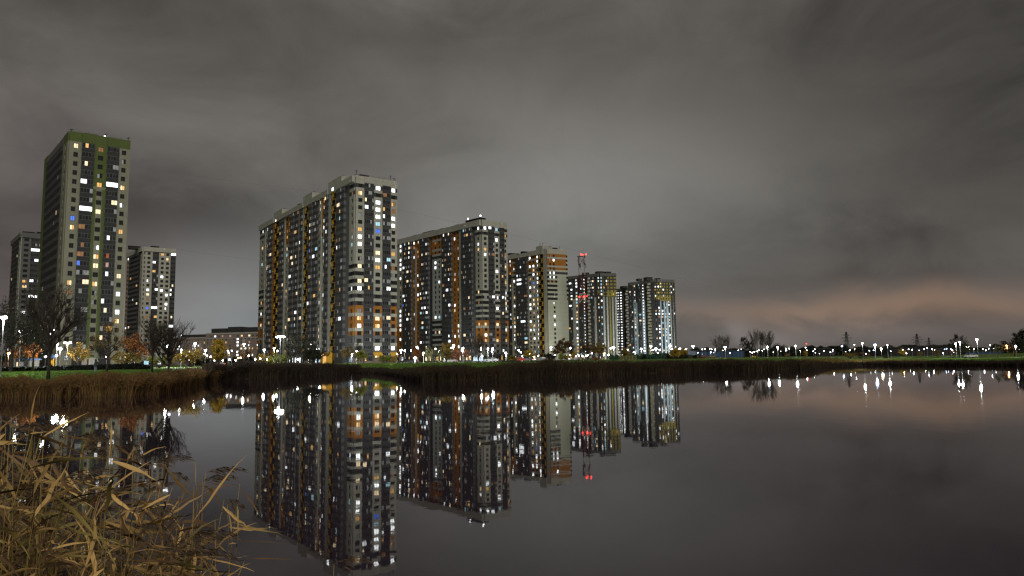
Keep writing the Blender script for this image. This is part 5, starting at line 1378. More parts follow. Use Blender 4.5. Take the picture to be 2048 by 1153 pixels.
# car lights and path lights by the reed spit
for x, y, c_ in ((1045, 729, 'lamp_white'), (1067, 723, 'lamp_white'), (1076, 724, 'lamp_orange'), (1141, 723, 'lamp_warm'), (1152, 723.5, 'lamp_white'), (1165, 724, 'lamp_warm'), (1173, 719, 'lamp_white'), (1176, 715, 'lamp_white'), (1158, 714, 'lamp_warm'), (1184, 707, 'lamp_white'), (1217, 715, 'lamp_white')):
    lamp(x, y, 255, c_, 'globe', None, 0, .8)
# right bank
RIGHT = [(1405, 699, 'W'), (1411, 698, 'W'), (1420, 698, 'W'), (1424, 699, 'W'), (1431, 699, 'W'), (1446, 701, 'W'), (1455, 701, 'd'), (1460, 706, 'W'), (1477, 701, 'W'), (1483, 699, 'd'), (1501, 704, 'W'), (1505, 706, 'W'), (1509, 704, 'W'), (1515, 703, 'W'), (1518, 701, 'W'), (1525, 702, 'W'), (1529, 699, 'W'),
         (1547, 705, 'd'), (1562, 703, 'd'), (1573, 702, 'W'), (1573, 698, 'W'), (1579, 697.6, 'W'), (1601, 702, 'W'), (1612, 696, 'W'), (1614, 701, 'W'), (1630, 699, 'W'), (1627, 703, 'W'), (1631, 706, 'd'), (1639, 711, 'd'), (1648, 702, 'W'), (1661, 705, 'W'), (1666, 700, 'W'), (1692, 704, 'd'), (1700, 701, 'W'),
         (1710, 690, 'W'), (1710, 699, 'w'), (1732, 708, 'W'), (1739, 702, 'd'), (1748, 701, 'W'), (1782, 703, 'd'), (1806, 699, 'W'), (1813, 710, 'W'), (1818, 699, 'W'), (1825, 700, 'W'), (1838.5, 701, 'd'), (1849, 699, 'W'), (1855, 696, 'W'), (1865, 699, 'W'), (1870, 701, 'W'), (1886, 706, 'b'), (1890, 699, 'b'), (1894, 698, 'b'),
         (1902, 699, 'W'), (1905, 701, 'W'), (1908, 708, 'W'), (1934, 694, 'W'), (1938, 694, 'W'), (1939, 700, 'W'), (1948, 698, 'W'), (1966, 699, 'W'), (1972, 701, 'W'), (1978, 698, 'b'), (1981, 691, 'W'), (1989, 698, 'W'), (2039, 699, 'd'), (1396, 706, 'd'), (1405, 709, 'd'), (1422, 704, 'd'), (1428, 706, 'd')]
for k, (x, y, c_) in enumerate(RIGHT):
    lamp(x, y, 300 + (k * 37) % 120, {'W': 'lamp_white', 'w': 'lamp_warm', 'b': 'lamp_blue', 'd': 'lamp_dim'}[c_], 'globe', None, 500 if k % 9 == 4 else 0, [.75, .95, .65, .85][k % 4])
lamp(1451, 695, 290, 'lamp_white', 'arm', 'bright floodlight mast on a pale pole before the low blue shed', 900, 1.6)
lamp(1535.5, 694, 252, 'lamp_white', 'globe', 'white lamp in front of the big bare tree right of the slab sign', 500, 1.1)
lamp(1556, 695, 252, 'lamp_white', 'globe', 'white lamp right of the big bare trees', 500, 1.2)
lamp(1592, 692, 250, 'lamp_white', 'globe', 'white lamp on a brightly lit pale pole left of the red beacon', 1200, 1.0)
lamp(1614, 688, 420, 'lamp_red', 'globe', 'lone red beacon above the far lamps on the right', 0, 1.4)
lamp(1685, 693, 380, 'lamp_blue', 'globe', 'bluish lamp close left of the tallest pylon', 0, 1.8)
lamp(1726, 687, 230, 'lamp_white', 'globe', 'high white lamp right of the tallest pylon', 700, 1.05)
lamp(1751, 690, 250, 'lamp_blue', 'arm', 'big bluish floodlight on a pale pole left of the warehouse', 1500, 1.8)
lamp(1763, 698, 300, 'lamp_warm', 'globe', 'big warm lamp between the two pale poles left of the warehouse', 500, 1.8)
lamp(1776, 690, 245, 'lamp_white', 'globe', 'white lamp on a lit white pole at the left end of the warehouse', 1200, .8)
lamp(1913, 688, 232, 'lamp_white', 'globe', 'left one of two high lamps before the tall dark tree', 600, 1.15)
lamp(1921, 685, 230, 'lamp_white', 'globe', 'right one of two high lamps before the tall dark tree', 600, 1.2)
lamp(1956, 679.5, 222, 'lamp_white', 'globe', 'highest lamp on the right bank, large and round on a tall pole', 1500, 1.35)
lamp(2015, 692, 300, 'lamp_orange', 'globe', 'glaring orange lamp near the right edge', 500, 2.2)
lamp(2032, 693, 260, 'lamp_white', 'globe', 'white lamp under the dark flat topped tree', 600, 1.4)
# the big floodlight left of the willow
def floodlight():
    D = 222; p0 = at(560, horizon(560), D); g = gz(p0.x, p0.y); h = at(560, 675, D).z - g
    root = empty('floodlight_pole', (p0.x, p0.y, g), 'tallest and brightest floodlight pole with a cluster of lamps beside the willow', 'floodlight')
    mb = MB(); mb.tube([(0, 0, 0), (0, 0, h)], [.16, .09], 8, 'pole_pale'); mb.build('pole', root)
    mb = MB(); mb.tube([(-1.3, 0, 0), (1.3, 0, 0)], .06, 6, 'pole_pale'); mb.build('crossbar', root, Matrix.Translation((0, 0, h)))
    for k, (x, z) in enumerate(((-1.1, .1), (-.4, .35), (.4, .35), (1.1, .1))):
        mb = MB(); mb.box(-.30, .30, -.10, .10, -.22, .22, 'metal_dark'); hd = mb.build('floodlight_head', root, Matrix.Translation((x, 0, h + z)) @ Matrix.Rotation(.25, 4, 'X'))
        mb = MB(); mb.box(-.27, .27, -.115, -.104, -.19, .19, 'flood'); mb.build('lens', hd)
    li = bpy.data.lights.new('bulb', 'POINT'); li.energy = 4500; li.color = (.93, .97, 1); li.shadow_soft_size = .4
    lo = link(bpy.data.objects.new('bulb', li), root); lo.location = (0, -.6, h - .1)
floodlight()

ORD = 'first second third fourth fifth sixth seventh eighth ninth tenth eleventh twelfth thirteenth fourteenth fifteenth sixteenth seventeenth eighteenth nineteenth twentieth'.split()
def name_lamps():
    places = ((-999, 130, 'near the large bare tree'), (130, 345, 'behind the left lawn trees'), (345, 450, 'by the narrow yellow tree'), (450, 545, 'before the long low block'), (545, 690, 'round the big willow'), (690, 800, 'before the largest tower'),
              (800, 870, 'left of the dark round tree'), (870, 1000, 'before the second tower'), (1000, 1055, 'between the second and third towers'), (1055, 1140, 'before the third tower'), (1140, 1230, 'before the fourth tower'), (1230, 1356, 'before the fifth tower'), (1356, 1393, 'by the bright yellow round trees'),
              (1393, 1445, 'before the low blue shed'), (1445, 1490, 'by the bright floodlight mast'), (1490, 1540, 'below the dark slab sign'), (1540, 1600, 'right of the big bare trees'), (1600, 1690, 'below and right of the red beacon'), (1690, 1784, 'between the tallest pylon and the warehouse'), (1784, 1880, 'before the long dark warehouse'),
              (1880, 1925, 'by the tall dark tree'), (1925, 1960, 'left of the highest round lamp'), (1960, 2010, 'right of the highest round lamp'), (2010, 2999, 'near the orange lamp at the right edge'))
    word = {'lamp_white': 'small white', 'lamp_warm': 'small warm', 'lamp_blue': 'small bluish', 'lamp_dim': 'faint white', 'lamp_orange': 'small orange', 'lamp_red': 'small red'}
    for a, c_, txt in places:
        for lm, wd in word.items():
            L = sorted([(u, k) for k, (u, m, r_) in enumerate(LAMPS) if m == lm and a <= u < c_])
            for i, (u, k) in enumerate(L):
                LAMPS[k][2]['label'] = (wd + ' lamp ' + txt) if len(L) == 1 else '%s %s lamp from the left %s' % (ORD[i], wd, txt)
name_lamps()

# ------------------------------------------------------------------ person on the lawn
mat('jacket', (.035, .042, .058), .85, .2, 6); mat('trousers', (.22, .225, .25), .85, .2, 6); mat('skin', (.45, .28, .20), .6, .08, 6); mat('shoe', (.62, .62, .60), .6, .1, 6); mat('hair', (.02, .015, .012), .8, .2, 10)
def person():
    D = 94.0; u = 191; p0 = at(u, horizon(u), D); g = gz(p0.x, p0.y)
    root = empty('person', (p0.x, p0.y, g), 'person in a dark hooded jacket and grey trousers standing on the lawn with raised arms', 'person', rz=R(-25))
    J = {}; vs, es_, rad = [], [], []
    def v(n, co, r_, link_to=None):
        J[n] = len(vs); vs.append(co); rad.append(r_)
        if link_to: es_.append((J[link_to], J[n]))
    v('pelvis', (0, 0, .98), .155); v('belly', (0, .0, 1.15), .15, 'pelvis'); v('chest', (0, .01, 1.36), .175, 'belly'); v('neck', (0, .02, 1.53), .065, 'chest'); v('jaw', (0, .035, 1.60), .075, 'neck'); v('skull', (0, .03, 1.70), .10, 'jaw'); v('crown', (0, .02, 1.79), .06, 'skull')
    for s_, sn in ((-1, 'l'), (1, 'r')):
        v('hip' + sn, (s_ * .10, 0, .90), .105, 'pelvis'); v('knee' + sn, (s_ * .13, .02, .50), .068, 'hip' + sn); v('ankle' + sn, (s_ * .15, -.01, .09), .045, 'knee' + sn); v('toe' + sn, (s_ * .17, .15, .04), .036, 'ankle' + sn)
        v('shoulder' + sn, (s_ * .20, .01, 1.43), .075, 'chest'); v('elbow' + sn, (s_ * .27, .20, 1.24), .055, 'shoulder' + sn); v('wrist' + sn, (s_ * .10, .34, 1.45), .036, 'elbow' + sn); v('palm' + sn, (s_ * .07, .36, 1.52), .034, 'wrist' + sn)
        for k in range(4):
            x = s_ * (.105 - .023 * k); v('f%d' % k + sn, (x, .365, 1.575), .009, 'palm' + sn); v('t%d' % k + sn, (x - s_ * .01, .35, 1.612 - .006 * abs(k - 1)), .008, 'f%d' % k + sn)
        v('th' + sn, (s_ * .03, .36, 1.535), .010, 'palm' + sn); v('tt' + sn, (s_ * .012, .35, 1.565), .009, 'th' + sn)
    me = bpy.data.meshes.new('body'); me.from_pydata(vs, es_, [])
    o = bpy.data.objects.new('body', me); COL.objects.link(o)
    sk = o.modifiers.new('skin', 'SKIN'); 
    for i, r_ in enumerate(rad): me.skin_vertices[0].data[i].radius = (r_, r_ * (.78 if vs[i][2] > 1.1 and r_ > .12 else 1)); 
    me.skin_vertices[0].data[0].use_root = True
    sb = o.modifiers.new('sub', 'SUBSURF'); sb.levels = sb.render_levels = 1
    dg = bpy.context.evaluated_depsgraph_get()
    m2 = bpy.data.meshes.new_from_object(o.evaluated_get(dg)); bpy.data.objects.remove(o)
    m2.name = 'body'; m2.materials.clear()
    for n in ('jacket', 'trousers', 'skin', 'shoe'): m2.materials.append(MATS[n])
    for p_ in m2.polygons:
        c_ = p_.center
        p_.material_index = 3 if c_.z < .11 else 1 if c_.z < .92 else 2 if (c_.z > 1.55 and c_.y < .2 or c_.z > 1.47 and c_.y > .3) else 0
        p_.use_smooth = True
    link(bpy.data.objects.new('body', m2), root)
    mb = MB()      # hood up over the head, open at the face
    n = 10; rings = []
    for i, (z, r_) in enumerate(((1.52, .10), (1.60, .125), (1.70, .135), (1.79, .10), (1.835, .03))):
        rings.append([mb.raw((r_ * math.cos(a), .02 + r_ * math.sin(a), z)) for a in [R(130) + R(280) * k / n for k in range(n + 1)]])
    for A, B_ in zip(rings[:-1], rings[1:]):
        for k in range(n): mb.f.append([A[k], A[k + 1], B_[k + 1], B_[k]]); mb.m.append(mb.mi('jacket'))
    mb.build('hood', root, smooth=True)
    mb = MB()      # jacket skirt over the hips
    rings = []
    for z, rx, ry in ((1.40, .215, .15), (1.15, .205, .165), (.95, .215, .175), (.84, .22, .18)):
        rings.append([mb.raw((rx * math.cos(2 * math.pi * k / 12), ry * math.sin(2 * math.pi * k / 12), z)) for k in range(12)])
    for A, B_ in zip(rings[:-1], rings[1:]):
        for k in range(12): mb.f.append([B_[k], B_[(k + 1) % 12], A[(k + 1) % 12], A[k]]); mb.m.append(mb.mi('jacket'))
    mb.build('jacket', root, smooth=True)
    mb = MB()
    for s_ in (-1, 1): mb.tube([(s_ * .035, .128, 1.70), (s_ * .035, .136, 1.70)], .012, 6, 'hair')
    mb.tube([(0, .125, 1.69), (0, .15, 1.655)], [.01, .02], 6, 'skin'); mb.tube([(-.03, .118, 1.615), (.03, .118, 1.615)], .008, 5, 'hair')
    mb.build('face', root)
person()

# ------------------------------------------------------------------ small built things on the bank
def goal_frame():
    D = 165; a, c_ = at(242, 708.5, D), at(264, 708.5, D); g = 2.72
    root = empty('goal_frame', (a.x, a.y, g), 'pale goal frame behind the small autumn tree', 'goal')
    w = c_.x - a.x; h = a.z - g
    mb = MB(); mb.tube([(0, 0, h), (w, 0, h)], .07, 6, 'mast_white'); mb.build('crossbar', root)
    for x in (0.0, w):
        mb = MB(); mb.tube([(x, 0, 0), (x, 0, h - .07)], .07, 6, 'mast_white'); mb.build('post', root)
goal_frame()
mat('play_yellow', (.55, .36, .05), .6, .1, 2); mat('play_blue', (.05, .11, .25), .6, .1, 2); mat('play_green', (.04, .16, .09), .6, .1, 2)
def play_tower(u0, u1, vt, D, label, roof='play_blue', wall='play_yellow'):
    a, c_ = at(u0, vt, D), at(u1, vt, D); w = c_.x - a.x; h = a.z - 2.7
    root = empty('play_tower', ((a.x + c_.x) / 2, a.y, 2.7), label, 'playground tower', 'playground things at the left')
    for sx_ in (-1, 1):
        for sy_ in (-1, 1):
            mb = MB(); mb.tube([(sx_ * w / 2, sy_ * w / 3, 0), (sx_ * w / 2, sy_ * w / 3, h * .72)], .09, 5, wall); mb.build('post', root)
    mb = MB(); mb.box(-w / 2 + .1, w / 2 - .1, -w / 3 + .1, w / 3 - .1, h * .32, h * .37, wall); mb.build('deck', root)
    mb = MB(); mb.box(-w / 2 + .1, w / 2 - .1, -w / 3 - .05, -w / 3, h * .37, h * .58, wall); mb.build('side_panel', root)
    mb = MB(); A = [mb.raw(p_) for p_ in ((-w * .6, -w * .45, h * .72), (w * .6, -w * .45, h * .72), (w * .6, w * .45, h * .72), (-w * .6, w * .45, h * .72), (0, 0, h))]
    for f in ((0, 1, 4), (1, 2, 4), (2, 3, 4), (3, 0, 4), (3, 2, 1, 0)): mb.f.append([A[k] for k in f]); mb.m.append(mb.mi(roof))
    mb.build('roof', root)
    mb = MB(); mb.box(w / 2 + .1, w / 2 + 2.6, -.35, .35, -.02, .02, wall); mb.build('slide', root, Matrix.Translation((0, 0, h * .16)) @ Matrix.Rotation(R(24), 4, 'Y'))
play_tower(60, 72, 705, 158, 'yellow play tower with a dark green roof beside the thin weeping tree', 'play_green'); play_tower(100, 110, 708, 160, 'yellow and blue play tower behind the large bare trunk')
def kiosk(u0, u1, vt, D, label, wall, roof):
    a, c_ = at(u0, vt, D), at(u1, vt, D); w = c_.x - a.x; h = a.z - 2.7
    root = empty('kiosk', (a.x, a.y, 2.7), label, 'kiosk')
    mb = MB(); mb.box(0, w, 0, 3, -.1, h - .3, wall); mb.build('wall', root)
    mb = MB(); mb.box(-.3, w + .3, -.4, 3.3, h - .296, h, roof); mb.build('roof', root)
    mb = MB(); mb.box(w * .1, w * .5, -.05, -.004, .9, h - .7, 'lit_grey'); mb.build('window', root)
    mb = MB(); mb.box(w * .65, w * .85, -.05, -.004, 0, h - .6, 'frame_dark'); mb.build('door', root)
kiosk(36, 60, 718, 150, 'low blue roofed hut on the left beside the play tower', 'midgrey', 'play_blue')
kiosk(164, 180, 714, 165, 'lit low pavilion left of the small autumn tree', 'concrete', 'green')
def shelter():
    D = 205; a, c_ = at(946, 714, D), at(966, 714, D); w = c_.x - a.x; h = a.z - 2.75
    root = empty('glass_shelter', (a.x, a.y, 2.75), 'curved glass shelter with pale ribs before the second tower', 'shelter')
    n = 5; R_ = 1.6
    for i in range(n + 1):
        x = w * i / n; mb = MB(); pts = [(x, 2 * R_ * (1 - math.cos(t_)) / 2, h - 1.2 + 1.2 * math.sin(t_)) for t_ in np.linspace(0, math.pi, 7)]
        mb.tube([(x, 0, 0)] + pts + [(x, 2 * R_, 0)], .06, 5, 'pole_pale'); mb.build('rib', root)
    for i in range(n):
        x0, x1 = w * i / n + .07, w * (i + 1) / n - .07; mb = MB()
        ts = np.linspace(0, math.pi, 7)
        for t0, t1 in zip(ts[:-1], ts[1:]):
            y0, z0 = R_ * (1 - math.cos(t0)), h - 1.2 + 1.2 * math.sin(t0); y1, zz1 = R_ * (1 - math.cos(t1)), h - 1.2 + 1.2 * math.sin(t1)
            mb.quad(((x0, y0, z0), (x1, y0, z0), (x1, y1, zz1), (x0, y1, zz1)), 'pale_blue')
        mb.quad(((x0, 0, .2), (x1, 0, .2), (x1, 0, h - 1.2), (x0, 0, h - 1.2)), 'glass_loggia'); mb.build('pane', root)
shelter()
def boom():
    D = 150; a, c_ = at(1004, 723, D), at(1040, 723, D)
    root = empty('canopy_beam', (a.x, a.y, a.z), 'dark horizontal beam on two posts crossing the clipped yellow green tree', 'beam')
    mb = MB(); mb.box(0, c_.x - a.x, -.15, .15, -.13, .13, 'metal_dark'); mb.build('beam', root)
    for x in (.2, c_.x - a.x - .2):
        mb = MB(); mb.tube([(x, 0, -.13), (x, 0, gz(a.x, a.y) - a.z)], .08, 6, 'metal_dark'); mb.build('post', root)
boom()
# cars
for nm, c_ in (('car_white', (.62, .62, .60)), ('car_dark', (.02, .02, .024)), ('car_red', (.28, .02, .02)), ('car_silver', (.30, .31, .32))): mat(nm, c_, .25, .03, 1, spec=.6)
mat('tyre', (.015, .015, .015), .9, .1, 3); emis('tail', (1, .06, .03), 3.0); emis('headlight', (1, .97, .9), 9.0)
_car = {}
def car(u, v, D, paint, label, rz=0.0, lights=False):
    p0 = at(u, horizon(u), D); g = gz(p0.x, p0.y)
    root = empty('parked_car', (p0.x, p0.y, g + .01), label, 'car', 'cars parked along the far bank', rz)
    if 'body' not in _car:
        prof = [(-2.1, .35), (-2.15, .75), (-1.9, .92), (-1.0, .98), (-.45, 1.40), (.85, 1.44), (1.75, .98), (2.1, .90), (2.15, .4)]
        mb = MB(); L_ = [[mb.raw((x, s_ * (.85 if z < 1.1 else .66), z)) for x, z in prof] for s_ in (-1, 1)]
        for i in range(len(prof) - 1): mb.f.append([L_[0][i], L_[1][i], L_[1][i + 1], L_[0][i + 1]]); mb.m.append(mb.mi('car_white'))
        mb.f.append([L_[0][0], L_[0][-1], L_[1][-1], L_[1][0]]); mb.f.append(L_[0]); mb.f.append(L_[1][::-1]); mb.m += [0, 0, 0]
        _car['body'] = mb.mesh('body')
        mb = MB(); mb.tube([(0, -.11, 0), (0, .11, 0)], .32, 14, 'tyre'); _car['wheel'] = mb.mesh('wheel')
        mb = MB(); mb.tube([(0, -.125, 0), (0, .125, 0)], .18, 10, 'car_silver'); _car['rim'] = mb.mesh('rim')
        mb = MB()
        for s_ in (-1, 1):
            mb.quad(((-.8, s_ * .86, 1.0), (.15, s_ * .86, 1.0), (.15, s_ * .70, 1.36), (-.42, s_ * .70, 1.36)), 'glass'); mb.quad(((.22, s_ * .86, 1.0), (1.4, s_ * .86, 1.0), (.9, s_ * .70, 1.38), (.22, s_ * .70, 1.38)), 'glass')
        mb.quad(((-1.0, -.7, 1.0), (-1.0, .7, 1.0), (-.5, .58, 1.39), (-.5, -.58, 1.39)), 'glass'); mb.quad(((1.74, -.7, 1.01), (1.74, .7, 1.01), (.92, .58, 1.44), (.92, -.58, 1.44)), 'glass'); _car['windows'] = mb.mesh('windows')
        mb = MB(); mb.box(-.03, .03, -.16, .16, -.07, .07, 'headlight'); _car['headlight'] = mb.mesh('headlight')
        mb = MB(); mb.box(-.03, .03, -.16, .16, -.07, .07, 'tail'); _car['taillight'] = mb.mesh('taillight')
        mb = MB(); mb.box(-.03, .03, -.16, .16, -.07, .07, 'frame_white'); _car['dull'] = mb.mesh('headlight')
    me = _car.get(paint)
    if me is None:
        me = _car['body'].copy(); me.materials.clear(); me.materials.append(MATS[paint]); _car[paint] = me
    link(bpy.data.objects.new('body', me), root); link(bpy.data.objects.new('windows', _car['windows']), root)
    for x in (-1.3, 1.35):
        for y in (-.78, .78):
            w = link(bpy.data.objects.new('wheel', _car['wheel']), root, Matrix.Translation((x, y, .32))); link(bpy.data.objects.new('rim', _car['rim']), w)
    for y in (-.6, .6):
        link(bpy.data.objects.new('headlight', _car['headlight' if lights else 'dull']), root, Matrix.Translation((-2.16, y, .68))); link(bpy.data.objects.new('taillight', _car['taillight']), root, Matrix.Translation((2.16, y, .74)))
car(982, 725, 210, 'car_silver', 'silver car parked beside the glass shelter', .1); car(975, 725, 222, 'car_white', 'white car parked behind the silver car near the glass shelter', .3, True)
car(1034, 725, 205, 'car_red', 'dark red car right of the clipped yellow green tree', .05); car(1052, 727, 215, 'car_dark', 'dark car with lit lights right of the dark red car', -.2, True)
car(1082, 726, 235, 'car_silver', 'silver car below the bare tree at the third tower', .2, True); car(824, 727, 236, 'car_dark', 'dark car parked between the largest and second towers', .1); car(812, 727, 240, 'car_dark', 'black car left of the dark car beside the largest tower', .0)
car(900, 728, 228, 'car_white', 'white car half hidden by the golden leaved tree', 0, False); car(1941, 716, 262, 'car_white', 'white car alone on the right bank grass', .05)
car(505, 724, 250, 'car_dark', 'dark car on the road before the long low block', 0, False); car(516, 724, 254, 'car_dark', 'black car nearest the largest tower before the long low block', .1); car(1150, 725, 255, 'car_white', 'white car under the small orange yellow tree', .1, True)
car(436, 726, 245, 'car_silver', 'silver car under the narrow yellow tree', .0, True)
# pale path edge across the right bank and a fence of green mesh under the fifth tower
def path():
    mb = MB(); us = np.linspace(1560, 1790, 24)
    A = [at(u, horizon(u), 262) for u in us]; B_ = [at(u, horizon(u), 268) for u in us]
    for i in range(23):
        mb.f.append([mb.raw((A[i].x, A[i].y, 2.79)), mb.raw((A[i + 1].x, A[i + 1].y, 2.79)), mb.raw((B_[i + 1].x, B_[i + 1].y, 2.79)), mb.raw((B_[i].x, B_[i].y, 2.79))]); mb.m.append(mb.mi('concrete'))
    tag(mb.build('path'), 'pale lit path along the right bank', kind='structure')
path()
def mesh_fence(u0, u1, D, h, label, m, n):
    a, c_ = at(u0, horizon(u0), D), at(u1, horizon(u1), D)
    root = empty('fence', (a.x, a.y, 2.72), label, 'fence')
    w = c_.x - a.x
    for i in range(n + 1):
        mb = MB(); mb.tube([(w * i / n, 0, 0), (w * i / n, 0, h)], .06, 5, m); mb.build('post', root)
    for i in range(n):
        mb = MB(); x0, x1 = w * i / n + .06, w * (i + 1) / n - .06
        for z in (.15, h * .5, h - .06): mb.box(x0, x1, -.02, .02, z - .03, z + .03, m)
        for k in range(5): x = x0 + (x1 - x0) * (k + .5) / 5; mb.box(x - .015, x + .015, -.045, -.022, .15, h - .06, m)
        o = mb.build('mesh_panel', root); o['kind'] = 'stuff'
mesh_fence(1215, 1330, 282, 2.6, 'green mesh sports fence at the foot of the fourth and fifth towers', 'play_green', 16)
mesh_fence(480, 530, 224, 1.2, 'low dark railing before the long low block', 'metal_dark', 12)
mesh_fence(1240, 1272, 222, 1.5, 'low olive fence at the edge of the reed spit', 'olive_yellow', 5)

# ------------------------------------------------------------------ foreground reeds
def leaf_arrays(L, Wd, droop, twist, seed, seg=7):
    g = random.Random(seed)
    V = []; F = []
    x = z = 0.0; a = g.uniform(-.15, .3); k1 = droop / seg
    y = 0.0
    for i in range(seg + 1):
        t_ = i / seg
        w = Wd * (.12 + .88 * math.sin(math.pi * min(1, t_ * 1.25 + .02)) ** .8) * (1 - max(0, (t_ - .5) / .5) ** 2 * .6) * .5 + .0006 if t_ < .78 else Wd * .5 * (1 - t_) * 1.5 + .0006
        tw = twist * t_
        V += [(x - 0, y - w * math.cos(tw), z - w * math.sin(tw) + w * .25), (x, y, z), (x, y + w * math.cos(tw), z + w * math.sin(tw) + w * .25)]
        x += math.cos(a) * L / seg; z += math.sin(a) * L / seg; y += .01 * g.uniform(-1, 1) * L * 4
        a -= k1 * (1.6 * t_ + .3)
    for i in range(seg):
        for j in (0, 1):
            F.append((i * 3 + j, i * 3 + j + 1, i * 3 + j + 4, i * 3 + j + 3))
    return np.array(V), np.array(F)
LEAF = []
for k in range(14):
    L = [.24, .32, .40, .28, .44, .35, .21][k % 7]
    LEAF.append(leaf_arrays(L * 1.0, .012 + .011 * ((k * 5) % 4) / 3, [.25, .8, .1, 1.7, .5, .2, 1.0][k % 7], [.6, -1.2, 1.6, .3, -2.0, 1.0, -.5][k % 7], 40 + k))
def leaf_mesh(k, m):
    key = ('leaf', k, m)
    if key not in _MESH:
        V, F = LEAF[k]; c_ = np.ones((len(V), 4)); rr = np.random.default_rng(k)
        c_[:, :3] *= rr.uniform(.65, 1.3)
        _MESH[key] = np_mesh('leaf', V, F, [m], c_)
        _MESH[key].polygons.foreach_set('use_smooth', [True] * len(F))
    return _MESH[key]
def panicle_arrays(seed, L=.24):
    g = np.random.default_rng(seed); V = []; F = []
    for i in range(60):
        t_ = g.uniform(0, 1); b0 = np.array([t_ * L * .75, 0, -.10 * t_ * t_])
        a = g.uniform(0, 6.28); ln = L * .38 * (1 - .6 * t_) * g.uniform(.5, 1.2)
        d = np.array([.8, math.cos(a) * .45, math.sin(a) * .45 - .7]) * ln
        w = np.array([0, math.sin(a), -math.cos(a)]) * .0010; n = len(V)
        V += [b0 - w, b0 + w, b0 + d * .6 + w + [0, 0, -.006], b0 + d * .6 - w + [0, 0, -.006]]
        V += [b0 + d * .5 - w * 2.2, b0 + d * .5 + w * 2.2, b0 + d + [0, 0, -.012], b0 + d * .75 - w * 2.5]
        F += [(n, n + 1, n + 2, n + 3), (n + 4, n + 5, n + 6, n + 7)]
    return np.array(V), np.array(F)
PAN = [panicle_arrays(s_) for s_ in (1, 2, 3)]
def pan_mesh(k):
    key = ('pan', k)
    if key not in _MESH: _MESH[key] = np_mesh('seed_head', PAN[k][0], PAN[k][1], ['panicle'], np.ones((len(PAN[k][0]), 4)))
    return _MESH[key]
def env(u): return float(np.interp(u, [-200, 0, 60, 120, 195, 280, 350, 405, 440, 490], [840, 850, 842, 852, 872, 912, 945, 985, 1045, 1120]))
FGLAB = {'straw': 'dry tan reed stalk in the dense foreground clump at the near edge of the pond', 'straw_green': 'still greenish reed stalk in the dense foreground clump at the near edge of the pond', 'straw_brown': 'dark brown reed stalk in the dense foreground clump at the near edge of the pond'}
def reed_plan(rr, u, yt, D):
    tip = at(u, yt, D); lean = rr.uniform(-.15, .65); side = rr.gauss(0, .12)
    base = Vector((tip.x - lean, tip.y + side, -.1))
    mid = base.lerp(tip, .6) + Vector((-lean * .28, 0, .05))
    pts = []
    for i in range(9):
        t_ = i / 8; pts.append(base * (1 - t_) ** 2 + mid * 2 * t_ * (1 - t_) + tip * t_ ** 2)
    lv = []; n = rr.randint(7, 11)
    for k in range(n):
        t_ = 1 - (k + .3) / n * .42
        i = min(7, int(t_ * 8)); p_ = pts[i].lerp(pts[i + 1], t_ * 8 - i)
        a = rr.gauss(.1, .9) + (math.pi if rr.random() < .30 else 0); tilt = rr.gauss(-.05, .72)
        M = Matrix.Translation(p_) @ Matrix.Rotation(a, 4, 'Z') @ Matrix.Rotation(-tilt, 4, 'Y') @ Matrix.Rotation(rr.uniform(-1.3, 1.3), 4, 'X')
        lv.append((rr.randrange(14), M @ Matrix.Scale(rr.uniform(.75, 1.15), 4)))
    pm = None
    if rr.random() < .26: pm = Matrix.Translation(pts[-1]) @ Matrix.Rotation(rr.gauss(0, .5), 4, 'Z') @ Matrix.Rotation(-rr.uniform(.2, .9), 4, 'Y')
    return pts, lv, pm
rr = random.Random(2024)
spec = [(412, 945, 4.4), (405, 962, 4.3), (388, 975, 4.0), (448, 1000, 4.6), (430, 1040, 4.2), (340, 925, 4.2), (480, 968, 5.2), (455, 1010, 5.0), (60, 850, 4.8), (150, 868, 4.6), (20, 872, 4.2), (230, 880, 4.7), (265, 905, 4.3), (300, 930, 4.1)]
while len(spec) < 62:
    u = rr.uniform(-90, 415); spec.append((u, env(u) + rr.expovariate(1 / 80.0), rr.uniform(3.5, 5.2)))
FG = []
for (u, yt, D) in spec:
    pts, lv, pm = reed_plan(rr, u, yt, D)
    m = rr.choice(['straw', 'straw', 'straw', 'straw', 'straw_brown', 'straw_green', 'straw'])
    o0 = pts[0]
    root = empty('reed', o0, FGLAB[m], 'reed', 'foreground reeds at the near edge of the pond')
    inv = Matrix.Translation(-o0)
    mb = MB(); mb.tube([p_ - o0 for p_ in pts], [.0048 - .0032 * i / 8 for i in range(9)], 5, 'stalk'); mb.c = np.ones((len(mb.v), 4)); mb.build('stem', root, smooth=True)
    for k, M in lv: link(bpy.data.objects.new('leaf', leaf_mesh(k, m if rr.random() < .8 else 'straw_brown')), root, inv @ M)
    if pm is not None: link(bpy.data.objects.new('seed_head', pan_mesh(rr.randrange(3))), root, inv @ pm)
    FG.append((u, m, pm is not None, root))
for side, a, c_ in (('by the left edge', -999, 60), ('left of the middle', 60, 200), ('right of the middle', 200, 340), ('on the right fringe', 340, 999)):
    for m, wd in (('straw', 'dry tan'), ('straw_green', 'greenish'), ('straw_brown', 'dark brown')):
        for hd in (False, True):
            L = sorted([(u, k) for k, (u, mm, h_, r_) in enumerate(FG) if mm == m and h_ == hd and a <= u < c_])
            for i, (u, k) in enumerate(L):
                t_ = '%s foreground reed %s seed head, %s' % (wd, 'with' if hd else 'without', side)
                FG[k][3]['label'] = t_ if len(L) == 1 else '%s, %s from left' % (t_, ORD[i])
